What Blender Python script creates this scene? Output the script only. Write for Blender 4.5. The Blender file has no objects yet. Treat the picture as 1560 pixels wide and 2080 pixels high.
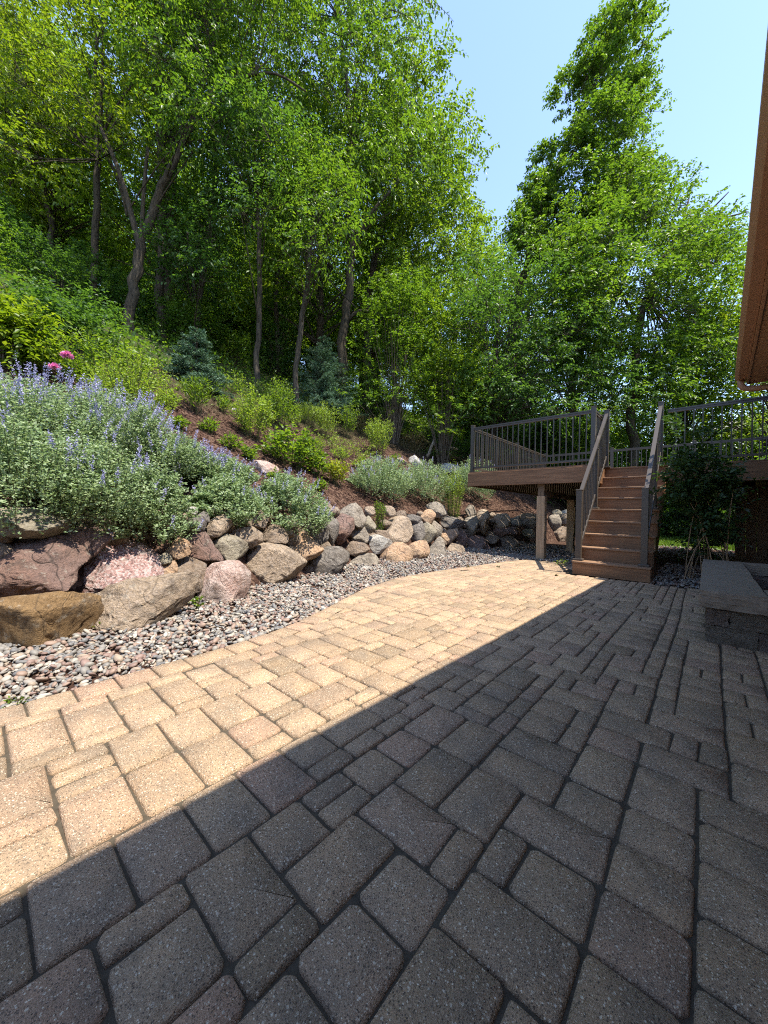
import bpy, bmesh, math, random
import numpy as np
from mathutils import Vector, Matrix, noise

scene = bpy.context.scene
COL = scene.collection
rnd = random.Random(7)
RNG = np.random.default_rng(11)

# ------------------------------------------------------------------ camera
F_PX, PITCH, ROLL, EYE, YAW = 740.0, -0.001, 0.019, 0.828, -0.727
_c, _s = math.cos(YAW), math.sin(YAW)
_R0 = np.array([_c, -_s, 0.0]); _F0 = np.array([_s, _c, 0.0]); _U0 = np.array([0, 0, 1.0])
CF = math.cos(PITCH) * _F0 + math.sin(PITCH) * _U0
_U = math.cos(PITCH) * _U0 - math.sin(PITCH) * _F0
CR = math.cos(ROLL) * _R0 + math.sin(ROLL) * _U
CU = -math.sin(ROLL) * _R0 + math.cos(ROLL) * _U
CAM = np.array([0.0, 0.0, EYE])
cam = bpy.data.cameras.new('camera')
cam_ob = bpy.data.objects.new('camera', cam)
COL.objects.link(cam_ob)
cam.sensor_fit = 'HORIZONTAL'; cam.sensor_width = 36.0
cam.lens = 36.0 * F_PX / 1560.0
cam.clip_start = 0.03; cam.clip_end = 2000
cam_ob.matrix_world = Matrix(((CR[0], CU[0], -CF[0], CAM[0]), (CR[1], CU[1], -CF[1], CAM[1]),
                              (CR[2], CU[2], -CF[2], CAM[2]), (0, 0, 0, 1)))
scene.camera = cam_ob

# ------------------------------------------------------------------ light
SUN_DIR = Vector((-0.44, -0.05, -1.0)).normalized()
w = bpy.data.worlds.new('World'); scene.world = w; w.use_nodes = True
nt = w.node_tree; nt.nodes.clear()
sky = nt.nodes.new('ShaderNodeTexSky'); sky.sky_type = 'NISHITA'; sky.sun_disc = False
sky.sun_elevation = math.asin(-SUN_DIR.z); sky.sun_rotation = math.atan2(-SUN_DIR.x, -SUN_DIR.y)
sky.altitude = 200; sky.air_density = 1.0; sky.dust_density = 0.25; sky.ozone_density = 2.2
bg = nt.nodes.new('ShaderNodeBackground'); bg.inputs['Strength'].default_value = 0.138
wo = nt.nodes.new('ShaderNodeOutputWorld')
tint = nt.nodes.new('ShaderNodeMix'); tint.data_type = 'RGBA'; tint.blend_type = 'MULTIPLY'; tint.inputs[0].default_value = 1
tint.inputs[7].default_value = (1.03, 0.965, 0.95, 1)   # slight warm colour correction over the sky
nt.links.new(sky.outputs[0], tint.inputs[6]); nt.links.new(tint.outputs[2], bg.inputs[0]); nt.links.new(bg.outputs[0], wo.inputs[0])
sl = bpy.data.lights.new('sun', 'SUN'); sl.energy = 3.25; sl.angle = math.radians(0.53); sl.color = (1.0, 0.93, 0.80)
so = bpy.data.objects.new('sun', sl); COL.objects.link(so)
so.rotation_euler = SUN_DIR.to_track_quat('-Z', 'Y').to_euler(); so.location = (5, 0, 20)
vs = scene.view_settings
vs.view_transform = 'Standard'; vs.look = 'None'; vs.gamma = 1.0; vs.use_curve_mapping = False; vs.exposure = 1.86
scene.render.engine = 'CYCLES'
cy = scene.cycles
cy.max_bounces = 8; cy.diffuse_bounces = 4; cy.transmission_bounces = 6; cy.transparent_max_bounces = 8
cy.use_denoising = False
cy.filter_width = 1.1
cy.sample_clamp_indirect = 6.0

# ------------------------------------------------------------------ camera-survey helpers
def ray(px, py):
    return CF + CR * (px - 780) / F_PX - CU * (py - 1040) / F_PX
def at(px, py, t):
    """point seen at photo pixel px,py at forward depth t (metres)"""
    return CAM + ray(px, py) * t
def on_z(px, py, z=0.0):
    d = ray(px, py); return CAM + d * ((z - EYE) / d[2])
def depth_of(P): return float((np.asarray(P) - CAM) @ CF)

# ------------------------------------------------------------------ terrain
WV = [-12, -2, 0.1, 1.2, 2.5, 3.4, 4.7, 7, 8, 10, 14, 22, 40, 90]
WU = [-2.2, -2.6, -2.82, -3.12, -3.40, -3.70, -3.92, -3.97, -3.85, -3.6, -3.4, -3.6, -5, -10]
def wall_u(v): return np.interp(v, WV, WU)
def tz(u, v):
    """terrain height"""
    u = np.asarray(u, float); v = np.asarray(v, float)
    d = wall_u(v) - u
    fade = np.clip((70 - v) / 40, 0.25, 1)
    h = np.interp(d, [-1, .12, .60, 7.5, 20, 45, 90], [0, 0, .80, 5.15, 11.6, 21, 26])
    bumps = (0.05 * np.sin(u * 1.7 + v * .9) + 0.04 * np.sin(v * 2.3 - u * 1.1)) * np.clip((d - .8) / 2, 0, 1)
    far = np.clip((v - 22) / 60, 0, 1) * 3.0 * np.clip((d + 40) / 40, 0, 1)
    return -0.03 + (h + bumps) * fade + far * .5
def hit(px, py, tmax=80):
    d = ray(px, py); t = 1.5
    while t < tmax:
        p = CAM + d * t
        if p[2] < tz(p[0], p[1]): break
        t += 0.04
    p = CAM + d * t
    return p, t

# ------------------------------------------------------------------ object helpers
def link(o): COL.objects.link(o); return o
def tag(o, label=None, cat=None, group=None, kind=None):
    if label: o['label'] = label
    if cat: o['category'] = cat
    if group: o['group'] = group
    if kind: o['kind'] = kind
    return o
def empty(name, loc=(0, 0, 0)):
    o = bpy.data.objects.new(name, None); o.location = loc; o.empty_display_size = .1
    return link(o)
def mesh_obj(name, me, mat=None, parent=None, smooth=False):
    o = bpy.data.objects.new(name, me)
    if mat is not None and not me.materials: me.materials.append(mat)
    if smooth and len(me.polygons):
        me.polygons.foreach_set('use_smooth', [True] * len(me.polygons))
    link(o)
    if parent is not None:
        o.parent = parent
        o.matrix_parent_inverse = Matrix.Translation(-Vector(parent.location)) if parent.type == 'EMPTY' or parent.location.length else Matrix()
    return o
def arr_mesh(name, V, Fc):
    """V (n,3) floats, Fc (m,k) ints all the same size"""
    me = bpy.data.meshes.new(name)
    V = np.ascontiguousarray(V, np.float32); Fc = np.ascontiguousarray(Fc, np.int32)
    m, k = Fc.shape
    me.vertices.add(len(V)); me.vertices.foreach_set('co', V.ravel())
    me.loops.add(m * k); me.loops.foreach_set('vertex_index', Fc.ravel())
    me.polygons.add(m); me.polygons.foreach_set('loop_start', np.arange(0, m * k, k, dtype=np.int32))
    me.polygons.foreach_set('loop_total', np.full(m, k, np.int32))
    me.update(calc_edges=True)
    return me
class MB:
    """collects boxes, bars and prisms into one mesh"""
    def __init__(s): s.v = []; s.f = []
    def add(s, vs, fs):
        n = len(s.v); s.v += [tuple(p) for p in vs]; s.f += [tuple(i + n for i in f) for f in fs]
    def box(s, a, b, ch=0.0):
        x0, y0, z0 = a; x1, y1, z1 = b
        if ch <= 0:
            vs = [(x0, y0, z0), (x1, y0, z0), (x1, y1, z0), (x0, y1, z0), (x0, y0, z1), (x1, y0, z1), (x1, y1, z1), (x0, y1, z1)]
            s.add(vs, [(3, 2, 1, 0), (4, 5, 6, 7), (0, 1, 5, 4), (1, 2, 6, 5), (2, 3, 7, 6), (3, 0, 4, 7)])
        else:
            bm = bmesh.new(); bmesh.ops.create_cube(bm, size=1)
            for q in bm.verts: q.co = Vector(((x0 + x1) / 2 + q.co.x * (x1 - x0), (y0 + y1) / 2 + q.co.y * (y1 - y0), (z0 + z1) / 2 + q.co.z * (z1 - z0)))
            bmesh.ops.bevel(bm, geom=bm.edges[:], offset=ch, segments=1, affect='EDGES')
            bm.verts.index_update()
            s.add([q.co[:] for q in bm.verts], [[q.index for q in f.verts] for f in bm.faces]); bm.free()
    def bar(s, a, b, wx, wz, up=(0, 0, 1)):
        """rectangular bar from a to b"""
        a = Vector(a); b = Vector(b); d = (b - a).normalized(); up = Vector(up)
        sd = d.cross(up)
        if sd.length < 1e-4: sd = d.cross(Vector((1, 0, 0)))
        sd.normalize(); u2 = sd.cross(d).normalized()
        vs = []
        for p in (a, b):
            for (i, j) in ((-1, -1), (1, -1), (1, 1), (-1, 1)): vs.append(p + sd * (i * wx / 2) + u2 * (j * wz / 2))
        s.add(vs, [(3, 2, 1, 0), (4, 5, 6, 7), (0, 1, 5, 4), (1, 2, 6, 5), (2, 3, 7, 6), (3, 0, 4, 7)])
    def prism(s, poly, axis, a, b):
        """extrude 2D polygon along axis ('x','y','z')"""
        n = len(poly)
        def P(p, h):
            return {'x': (h, p[0], p[1]), 'y': (p[0], h, p[1]), 'z': (p[0], p[1], h)}[axis]
        s.add([P(p, a) for p in poly] + [P(p, b) for p in poly],
              [tuple(range(n))[::-1], tuple(range(n, 2 * n))] + [(i, (i + 1) % n, n + (i + 1) % n, n + i) for i in range(n)])
    def tube(s, pts, rad, n=8, cap=True):
        pts = [Vector(p) for p in pts]; base = len(s.v)
        prev = None
        for i, p in enumerate(pts):
            d = (pts[min(i + 1, len(pts) - 1)] - pts[max(i - 1, 0)]).normalized()
            if prev is None:
                a = d.cross(Vector((0, 0, 1)) if abs(d.z) < .9 else Vector((1, 0, 0))).normalized()
            else:
                a = (prev - d * prev.dot(d)).normalized()
            prev = a; b = d.cross(a); r = rad[i] if hasattr(rad, '__len__') else rad
            for k in range(n):
                t = 2 * math.pi * k / n; s.v.append(tuple(p + a * (math.cos(t) * r) + b * (math.sin(t) * r)))
        for i in range(len(pts) - 1):
            for k in range(n):
                k2 = (k + 1) % n
                s.f.append((base + i * n + k, base + i * n + k2, base + (i + 1) * n + k2, base + (i + 1) * n + k))
        if cap and n > 2:
            s.f.append(tuple(base + k for k in range(n))[::-1]); e = base + (len(pts) - 1) * n
            s.f.append(tuple(e + k for k in range(n)))
    def build(s, name, mat, parent=None, smooth=False):
        me = bpy.data.meshes.new(name); me.from_pydata(s.v, [], s.f); me.update()
        return mesh_obj(name, me, mat, parent, smooth)

# ------------------------------------------------------------------ materials
def new_mat(name):
    m = bpy.data.materials.new(name); m.use_nodes = True
    n = m.node_tree; n.nodes.clear()
    out = n.nodes.new('ShaderNodeOutputMaterial')
    return m, n, out
def N(n, typ, **kw):
    o = n.nodes.new(typ)
    for k, v in kw.items():
        if k.startswith('i_'): o.inputs[k[2:].replace('_', ' ')].default_value = v
        else: setattr(o, k, v)
    return o
def ramp(n, stops, interp='LINEAR'):
    r = n.nodes.new('ShaderNodeValToRGB'); r.color_ramp.interpolation = interp
    e = r.color_ramp.elements
    while len(e) < len(stops): e.new(.5)
    for q, (p, c) in zip(e, stops):
        q.position = p; q.color = (*c, 1) if len(c) == 3 else c
    return r
def mixc(n, fac, a, b, mode='MIX'):
    m = n.nodes.new('ShaderNodeMix'); m.data_type = 'RGBA'; m.blend_type = mode
    for sock, val in ((m.inputs[0], fac), (m.inputs[6], a), (m.inputs[7], b)):
        if hasattr(val, 'is_output'): n.links.new(val, sock)
        elif isinstance(val, (int, float)): sock.default_value = val
        else: sock.default_value = (*val, 1)
    return m.outputs[2]
def math_(n, op, a, b=None, c=None):
    m = n.nodes.new('ShaderNodeMath'); m.operation = op
    for i, v in enumerate((a, b, c)):
        if v is None: continue
        if hasattr(v, 'is_output'): n.links.new(v, m.inputs[i])
        else: m.inputs[i].default_value = v
    return m.outputs[0]
def rand_value(n):
    g = N(n, 'ShaderNodeNewGeometry'); o = N(n, 'ShaderNodeObjectInfo')
    return math_(n, 'FRACT', math_(n, 'ADD', g.outputs['Random Per Island'], o.outputs['Random']))
def bsdf(n, out, color, rough=.8, spec=.3, bump=None, bump_str=.3, bump_dist=.01):
    b = n.nodes.new('ShaderNodeBsdfPrincipled')
    if hasattr(color, 'is_output'): n.links.new(color, b.inputs['Base Color'])
    else: b.inputs['Base Color'].default_value = (*color, 1)
    if hasattr(rough, 'is_output'): n.links.new(rough, b.inputs['Roughness'])
    else: b.inputs['Roughness'].default_value = rough
    b.inputs['Specular IOR Level'].default_value = spec
    if bump is not None:
        bp = n.nodes.new('ShaderNodeBump'); bp.inputs['Strength'].default_value = bump_str; bp.inputs['Distance'].default_value = bump_dist
        n.links.new(bump, bp.inputs['Height']); n.links.new(bp.outputs[0], b.inputs['Normal'])
    n.links.new(b.outputs[0], out.inputs[0])
    return b
def pos(n):
    return N(n, 'ShaderNodeNewGeometry').outputs['Position']
def objc(n):
    return N(n, 'ShaderNodeTexCoord').outputs['Object']
def nz(n, vec, scale, detail=4, rough=.55, out=0):
    t = N(n, 'ShaderNodeTexNoise'); t.inputs['Scale'].default_value = scale; t.inputs['Detail'].default_value = detail
    t.inputs['Roughness'].default_value = rough
    n.links.new(vec, t.inputs['Vector']); return t.outputs[out]
def voro(n, vec, scale, feature='F1', out='Distance'):
    t = N(n, 'ShaderNodeTexVoronoi'); t.feature = feature; t.inputs['Scale'].default_value = scale
    n.links.new(vec, t.inputs['Vector']); return t.outputs[out]

def mat_paver():
    m, n, out = new_mat('tumbled concrete paver')
    p = pos(n); r = rand_value(n)
    base = ramp(n, [(0, (.27, .192, .122)), (.2, (.41, .28, .178)), (.4, (.345, .24, .155)), (.6, (.455, .32, .205)), (.78, (.385, .265, .178)), (.9, (.425, .265, .18)), (1, (.285, .208, .14))]).outputs[0]
    n.links.new(r, base.node.inputs[0])
    big = nz(n, p, 9, 5, .6)
    c = mixc(n, math_(n, 'MULTIPLY', math_(n, 'SUBTRACT', big, .35), 1.6), base, (.20, .165, .13))
    # exposed aggregate grains
    vc = voro(n, p, 270, 'F1', 'Color'); sep = N(n, 'ShaderNodeSeparateColor'); n.links.new(vc, sep.inputs[0])
    dist = voro(n, p, 270)
    grain = math_(n, 'MULTIPLY', math_(n, 'LESS_THAN', dist, .42), 1.0)
    light = math_(n, 'MULTIPLY', grain, math_(n, 'GREATER_THAN', sep.outputs[0], .78))
    dark = math_(n, 'MULTIPLY', grain, math_(n, 'LESS_THAN', sep.outputs[0], .22))
    c = mixc(n, math_(n, 'MULTIPLY', light, math_(n, 'MULTIPLY', sep.outputs[1], 1.1)), c, (.68, .58, .45))
    c = mixc(n, math_(n, 'MULTIPLY', dark, .8), c, (.09, .075, .065))
    vc2 = voro(n, p, 135, 'F1', 'Color'); sep2 = N(n, 'ShaderNodeSeparateColor'); n.links.new(vc2, sep2.inputs[0])
    big_l = math_(n, 'MULTIPLY', math_(n, 'LESS_THAN', voro(n, p, 135), .36), math_(n, 'GREATER_THAN', sep2.outputs[1], .90))
    c = mixc(n, math_(n, 'MULTIPLY', big_l, .7), c, (.68, .59, .47))
    fine = nz(n, p, 330, 2, .7)
    c = mixc(n, .85, c, mixc(n, fine, (.02, .02, .02), (.98, .97, .94)), 'OVERLAY')
    stain = nz(n, p, 2.3, 6, .7); sr_ = ramp(n, [(.48, (0, 0, 0)), (.66, (1, 1, 1))]); n.links.new(stain, sr_.inputs[0])
    c = mixc(n, math_(n, 'MULTIPLY', sr_.outputs[0], .38), c, (.13, .11, .09))
    h = math_(n, 'ADD', math_(n, 'MULTIPLY', dark, -.8), math_(n, 'MULTIPLY', nz(n, p, 55, 6, .7), 2.2))
    h = math_(n, 'ADD', h, math_(n, 'MULTIPLY', fine, .9))
    bsdf(n, out, c, .9, .15, h, .8, .006)
    return m
def mat_joint():
    m, n, out = new_mat('joint sand')
    p = pos(n)
    c = mixc(n, nz(n, p, 60, 3), (.030, .025, .019), (.10, .082, .06))
    bsdf(n, out, c, .95, .1, nz(n, p, 150, 3), .6, .005); return m
def mat_pebble():
    m, n, out = new_mat('river pebble')
    p = pos(n); r = rand_value(n)
    rc = ramp(n, [(0, (.22, .20, .175)), (.13, (.12, .12, .122)), (.26, (.24, .16, .12)), (.36, (.32, .285, .24)), (.46, (.165, .10, .08)), (.56, (.175, .165, .15)), (.66, (.27, .21, .155)), (.76, (.11, .112, .118)), (.86, (.40, .365, .315)), (.93, (.20, .125, .105))], 'CONSTANT')
    n.links.new(r, rc.inputs[0])
    c = mixc(n, math_(n, 'MULTIPLY', nz(n, p, 90, 4, .7), .45), rc.outputs[0], (.16, .14, .12))
    bsdf(n, out, c, .6, .35, nz(n, p, 220, 3), .25, .003); return m
def mat_rock(name, c1, c2, c3, speck=0.0, crack=.6, scale=1.0):
    m, n, out = new_mat(name)
    tc = objc(n)
    a = nz(n, tc, 2.6 * scale, 7, .62); b = nz(n, tc, 9 * scale, 6, .7)
    r1 = ramp(n, [(.40, (0, 0, 0)), (.58, (1, 1, 1))]); n.links.new(a, r1.inputs[0])
    c = mixc(n, r1.outputs[0], c1, c2)
    r2 = ramp(n, [(.5, (0, 0, 0)), (.66, (1, 1, 1))]); n.links.new(b, r2.inputs[0])
    c = mixc(n, math_(n, 'MULTIPLY', r2.outputs[0], .75), c, c3)
    fine = nz(n, tc, 48 * scale, 5, .75)
    c = mixc(n, .8, c, mixc(n, fine, (.08, .08, .08), (.92, .92, .92)), 'OVERLAY')
    if speck > 0:
        vc = voro(n, tc, 75, 'F1', 'Color'); sp = N(n, 'ShaderNodeSeparateColor'); n.links.new(vc, sp.inputs[0])
        c = mixc(n, math_(n, 'MULTIPLY', math_(n, 'GREATER_THAN', sp.outputs[0], .62), speck), c, (.62, .55, .52))
        c = mixc(n, math_(n, 'MULTIPLY', math_(n, 'LESS_THAN', sp.outputs[0], .16), speck), c, (.10, .07, .07))
    li = nz(n, tc, 21 * scale, 3, .6); lr_ = ramp(n, [(.60, (0, 0, 0)), (.66, (1, 1, 1))]); n.links.new(li, lr_.inputs[0])
    c = mixc(n, math_(n, 'MULTIPLY', lr_.outputs[0], .40), c, (.40, .37, .31))
    di = nz(n, tc, 4.3 * scale, 6, .72); dr_ = ramp(n, [(.50, (0, 0, 0)), (.64, (1, 1, 1))]); n.links.new(di, dr_.inputs[0])
    c = mixc(n, math_(n, 'MULTIPLY', dr_.outputs[0], .5), c, (.075, .058, .045))
    # crack lines
    wv = N(n, 'ShaderNodeVectorMath'); wv.operation = 'ADD'
    ns = N(n, 'ShaderNodeTexNoise'); ns.inputs['Scale'].default_value = 3; n.links.new(tc, ns.inputs['Vector'])
    sc = N(n, 'ShaderNodeVectorMath'); sc.operation = 'SCALE'; sc.inputs['Scale'].default_value = .5
    n.links.new(ns.outputs['Color'], sc.inputs[0]); n.links.new(tc, wv.inputs[0]); n.links.new(sc.outputs[0], wv.inputs[1])
    cr = voro(n, wv.outputs[0], 2.1 * scale, 'DISTANCE_TO_EDGE')
    crr = ramp(n, [(0, (1, 1, 1)), (.018, (0, 0, 0))]); n.links.new(cr, crr.inputs[0])
    c = mixc(n, math_(n, 'MULTIPLY', crr.outputs[0], crack * .7), c, (.05, .04, .035))
    h = math_(n, 'ADD', math_(n, 'MULTIPLY', nz(n, tc, 14 * scale, 8, .72), 1.0), math_(n, 'MULTIPLY', crr.outputs[0], -.22 * crack))
    h = math_(n, 'ADD', h, math_(n, 'MULTIPLY', fine, .4))
    bsdf(n, out, c, .85, .22, h, 1.0, .06); return m
def mat_ground():
    m, n, out = new_mat('hillside soil')
    p = pos(n)
    v1 = voro(n, p, 26, 'F1', 'Color'); s1 = N(n, 'ShaderNodeSeparateColor'); n.links.new(v1, s1.inputs[0])
    mul = ramp(n, [(0, (.022, .012, .009)), (.4, (.05, .027, .02)), (.75, (.085, .048, .034)), (1, (.14, .09, .065))])
    n.links.new(s1.outputs[0], mul.inputs[0])
    lit = mixc(n, nz(n, p, 5, 6, .7), (.028, .024, .014), (.06, .075, .025))
    xyz = N(n, 'ShaderNodeSeparateXYZ'); n.links.new(p, xyz.inputs[0])
    # leaf litter starts well up the hill
    up = N(n, 'ShaderNodeMapRange'); up.inputs[1].default_value = 3.0; up.inputs[2].default_value = 4.2
    n.links.new(math_(n, 'ADD', xyz.outputs[2], math_(n, 'MULTIPLY', nz(n, p, .8, 3), 1.0)), up.inputs[0])
    c = mixc(n, up.outputs[0], mul.outputs[0], lit)
    h = math_(n, 'ADD', math_(n, 'MULTIPLY', s1.outputs[1], .6), nz(n, p, 60, 4))
    bsdf(n, out, c, .95, .1, h, .8, .03); return m
def mat_lawn():
    m, n, out = new_mat('lawn turf')
    p = pos(n)
    c = mixc(n, nz(n, p, 4, 6, .7), (.07, .13, .02), (.13, .21, .04))
    bsdf(n, out, c, .9, .1, nz(n, p, 120, 3), .8, .03); return m
def mat_leaf(name, stops, trans=.45, rough=.45, tcol=(1.25, 1.25, .35), spec=.35):
    m, n, out = new_mat(name)
    r = rand_value(n)
    rc = ramp(n, stops); n.links.new(r, rc.inputs[0])
    b = n.nodes.new('ShaderNodeBsdfPrincipled'); n.links.new(rc.outputs[0], b.inputs['Base Color'])
    b.inputs['Roughness'].default_value = rough; b.inputs['Specular IOR Level'].default_value = spec
    t = n.nodes.new('ShaderNodeBsdfTranslucent')
    n.links.new(mixc(n, 1.0, rc.outputs[0], tcol, 'MULTIPLY'), t.inputs[0])
    mx = n.nodes.new('ShaderNodeMixShader'); mx.inputs[0].default_value = trans
    n.links.new(b.outputs[0], mx.inputs[1]); n.links.new(t.outputs[0], mx.inputs[2]); n.links.new(mx.outputs[0], out.inputs[0])
    return m
def mat_bark(name, a, b_):
    m, n, out = new_mat(name)
    tc = pos(n); mp = N(n, 'ShaderNodeMapping'); mp.inputs['Scale'].default_value = (1, 1, .18); n.links.new(tc, mp.inputs[0])
    t = nz(n, mp.outputs[0], 26, 6, .7)
    r = ramp(n, [(.35, a), (.65, b_)]); n.links.new(t, r.inputs[0])
    bsdf(n, out, r.outputs[0], .95, .1, t, 1.0, .03); return m
def mat_wood(name, a, b_, axis, rough=.6, dark=None):
    m, n, out = new_mat(name)
    p = pos(n); mp = N(n, 'ShaderNodeMapping')
    s = [1, 1, 1]; s[axis] = .06; mp.inputs['Scale'].default_value = s; n.links.new(p, mp.inputs[0])
    t = nz(n, mp.outputs[0], 34, 6, .65)
    r = ramp(n, [(.34, a), (.66, b_)]); n.links.new(t, r.inputs[0])
    c = r.outputs[0]
    rv = rand_value(n)
    c = mixc(n, math_(n, 'MULTIPLY', rv, .25), c, tuple(q * .6 for q in a))
    bsdf(n, out, c, rough, .3, t, .25, .003); return m
def mat_plain(name, col, rough=.5, spec=.4, metal=0.0, var=.1, vscale=20):
    m, n, out = new_mat(name)
    p = pos(n)
    c = mixc(n, math_(n, 'MULTIPLY', nz(n, p, vscale, 4, .6), var * 2), col, tuple(q * .55 for q in col))
    b = bsdf(n, out, c, rough, spec, nz(n, p, vscale * 8, 3), .08, .002)
    b.inputs['Metallic'].default_value = metal
    return m
def mat_block():
    m, n, out = new_mat('split face concrete block')
    p = pos(n); r = rand_value(n)
    rc = ramp(n, [(0, (.22, .185, .15)), (.35, (.26, .225, .175)), (.6, (.235, .17, .145)), (.8, (.19, .165, .14)), (1, (.27, .24, .18))]); n.links.new(r, rc.inputs[0])
    c = mixc(n, math_(n, 'MULTIPLY', nz(n, p, 13, 6, .7), .8), rc.outputs[0], (.085, .072, .06))
    h = nz(n, p, 70, 7, .75)
    bsdf(n, out, c, .92, .15, h, 1.0, .03); return m

M = {}
M['paver'] = mat_paver(); M['joint'] = mat_joint(); M['pebble'] = mat_pebble(); M['ground'] = mat_ground(); M['lawn'] = mat_lawn()
M['block'] = mat_block()
def _cap():
    m, n, out = new_mat('concrete cap'); p = pos(n)
    c = mixc(n, nz(n, p, 7, 6, .65), (.15, .122, .096), (.27, .22, .17))
    c = mixc(n, .35, c, mixc(n, nz(n, p, 160, 3, .7), (.1, .1, .1), (.8, .8, .8)), 'OVERLAY')
    bsdf(n, out, c, .9, .15, nz(n, p, 120, 4), .4, .004); return m
M['cap'] = _cap()
M['rail'] = mat_plain('bronze powder coated aluminium', (.056, .045, .036), .40, .4, 0, .06)
M['fascia_u'] = mat_wood('composite board along u', (.128, .062, .030), (.245, .130, .066), 0, .55)
M['fascia_v'] = mat_wood('composite board along v', (.12, .06, .03), (.23, .122, .062), 1, .55)
M['tread'] = mat_wood('composite tread', (.185, .105, .060), (.265, .160, .095), 0, .55)
M['timber'] = mat_wood('treated timber post', (.27, .18, .105), (.46, .33, .21), 2, .8)
M['joist'] = mat_wood('weathered joist', (.11, .075, .05), (.2, .14, .09), 1, .85)
M['eave'] = mat_plain('brown aluminium trim', (.42, .25, .165), .45, .4, 0, .08)
M['soffit'] = mat_plain('brown vented soffit', (.42, .265, .175), .55, .3, 0, .1)
M['siding'] = mat_plain('tan siding', (.36, .29, .22), .75, .2, 0, .1)
M['shingle'] = mat_plain('asphalt shingle', (.12, .105, .09), .95, .1, 0, .25, 40)
M['pale_roof'] = mat_plain('pale canopy', (.60, .63, .68), .7, .2, 0, .06)
M['grey_roof'] = mat_plain('grey shingle roof', (.30, .27, .24), .9, .1, 0, .2, 30)
M['white'] = mat_plain('white paint', (.7, .7, .68), .6)
M['bark'] = mat_bark('grey brown bark', (.045, .035, .026), (.17, .135, .10))
M['bark_dark'] = mat_bark('dark bark', (.025, .021, .016), (.09, .074, .056))
M['twig'] = mat_bark('green brown stem', (.05, .06, .025), (.13, .12, .06))
M['drift'] = mat_bark('bleached wood', (.22, .17, .13), (.45, .38, .30))
L_ = lambda a: [(i / (len(a) - 1), c) for i, c in enumerate(a)]
M['leaf_mid'] = mat_leaf('mid green leaf', L_([(0.045, 0.100, 0.016), (0.070, 0.138, 0.019), (0.093, 0.171, 0.025), (0.125, 0.204, 0.030)]), 0.52, .42, (1.55, 1.5, 0.5))
M['leaf_deep'] = mat_leaf('deep green leaf', L_([(0.035, 0.083, 0.022), (0.050, 0.110, 0.027), (0.063, 0.132, 0.031), (0.081, 0.160, 0.036)]), 0.52, .42, (1.55, 1.5, 0.5))
M['leaf_lime'] = mat_leaf('lime green leaf', L_([(0.079, 0.137, 0.013), (0.110, 0.178, 0.016), (0.146, 0.213, 0.020), (0.178, 0.238, 0.030)]), 0.55, .42, (1.5, 1.45, 0.45))
M['leaf_fresh'] = mat_leaf('fresh green leaf', L_([(0.066, 0.125, 0.017), (0.100, 0.176, 0.021), (0.131, 0.209, 0.029), (0.159, 0.237, 0.035)]), 0.52, .42, (1.55, 1.5, 0.5))
M['leaf_sage'] = mat_leaf('grey green catmint leaf', L_([(.165, .24, .118), (.215, .30, .155), (.27, .35, .195), (.36, .43, .27)]), .38, .65, (1.1, 1.15, .75), .2)
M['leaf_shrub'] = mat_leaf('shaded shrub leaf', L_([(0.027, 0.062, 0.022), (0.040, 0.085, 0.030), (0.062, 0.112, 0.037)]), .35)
M['leaf_bright'] = mat_leaf('yellow green perennial leaf', L_([(0.138, 0.218, 0.029), (0.184, 0.276, 0.034), (0.230, 0.322, 0.052), (0.276, 0.345, 0.069)]), 0.45, .42, (1.3, 1.3, 0.5))
M['leaf_gold'] = mat_leaf('golden perennial leaf', L_([(.20, .24, .02), (.26, .30, .03), (.30, .33, .04)]), .4)
M['leaf_brown'] = mat_leaf('browned juniper', L_([(.10, .06, .03), (.15, .09, .045), (.12, .10, .04), (.07, .075, .03)]), .2)
M['needle'] = mat_leaf('blue green spruce needle', L_([(.05, .10, .06), (.075, .14, .085), (.10, .175, .11), (.14, .21, .145)]), .15, .6, (1, 1.1, .6), .2)
M['flower_blue'] = mat_leaf('lavender blue petal', L_([(.30, .29, .50), (.38, .37, .58), (.46, .45, .64), (.36, .34, .54)]), .3, .6, (1, 1, 1.1), .2)
M['flower_pink'] = mat_leaf('pink petal', L_([(.62, .16, .38), (.74, .24, .48), (.80, .36, .58)]), .3, .6, (1, .8, .9), .2)
M['chip'] = mat_leaf('bark mulch chip', L_([(.024, .012, .009), (.05, .026, .018), (.08, .044, .031), (.15, .10, .07)]), .02, .9, (1, 1, 1), .1)
M['grassblade'] = mat_leaf('grass blade', L_([(.09, .16, .025), (.13, .21, .035), (.17, .25, .05)]), .4)

# ------------------------------------------------------------------ foliage geometry
def unit(a):
    return a / np.maximum(np.linalg.norm(a, axis=-1, keepdims=True), 1e-9)
def leaf_mesh(name, P, A, Nn, L, W, fold=.25):
    """two-triangle folded leaves: base P, tip direction A, normal Nn, length L, width W"""
    n = len(P); A = unit(A); S = unit(np.cross(A, Nn)); U2 = np.cross(S, A)
    L = np.broadcast_to(np.asarray(L, float), (n,))[:, None]; Wd = np.broadcast_to(np.asarray(W, float), (n,))[:, None]
    tip = P + A * L - U2 * L * .12; mid = P + A * L * .45 + U2 * Wd * fold
    V = np.stack([P, mid - S * Wd * .5, tip, mid + S * Wd * .5], 1).reshape(-1, 3)
    i = np.arange(n)[:, None] * 4
    Fc = np.concatenate([i + np.array([[0, 1, 2]]), i + np.array([[0, 2, 3]])], 1).reshape(-1, 3)
    return arr_mesh(name, V, Fc)
def rdir(n): return unit(RNG.normal(size=(n, 3)))
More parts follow.
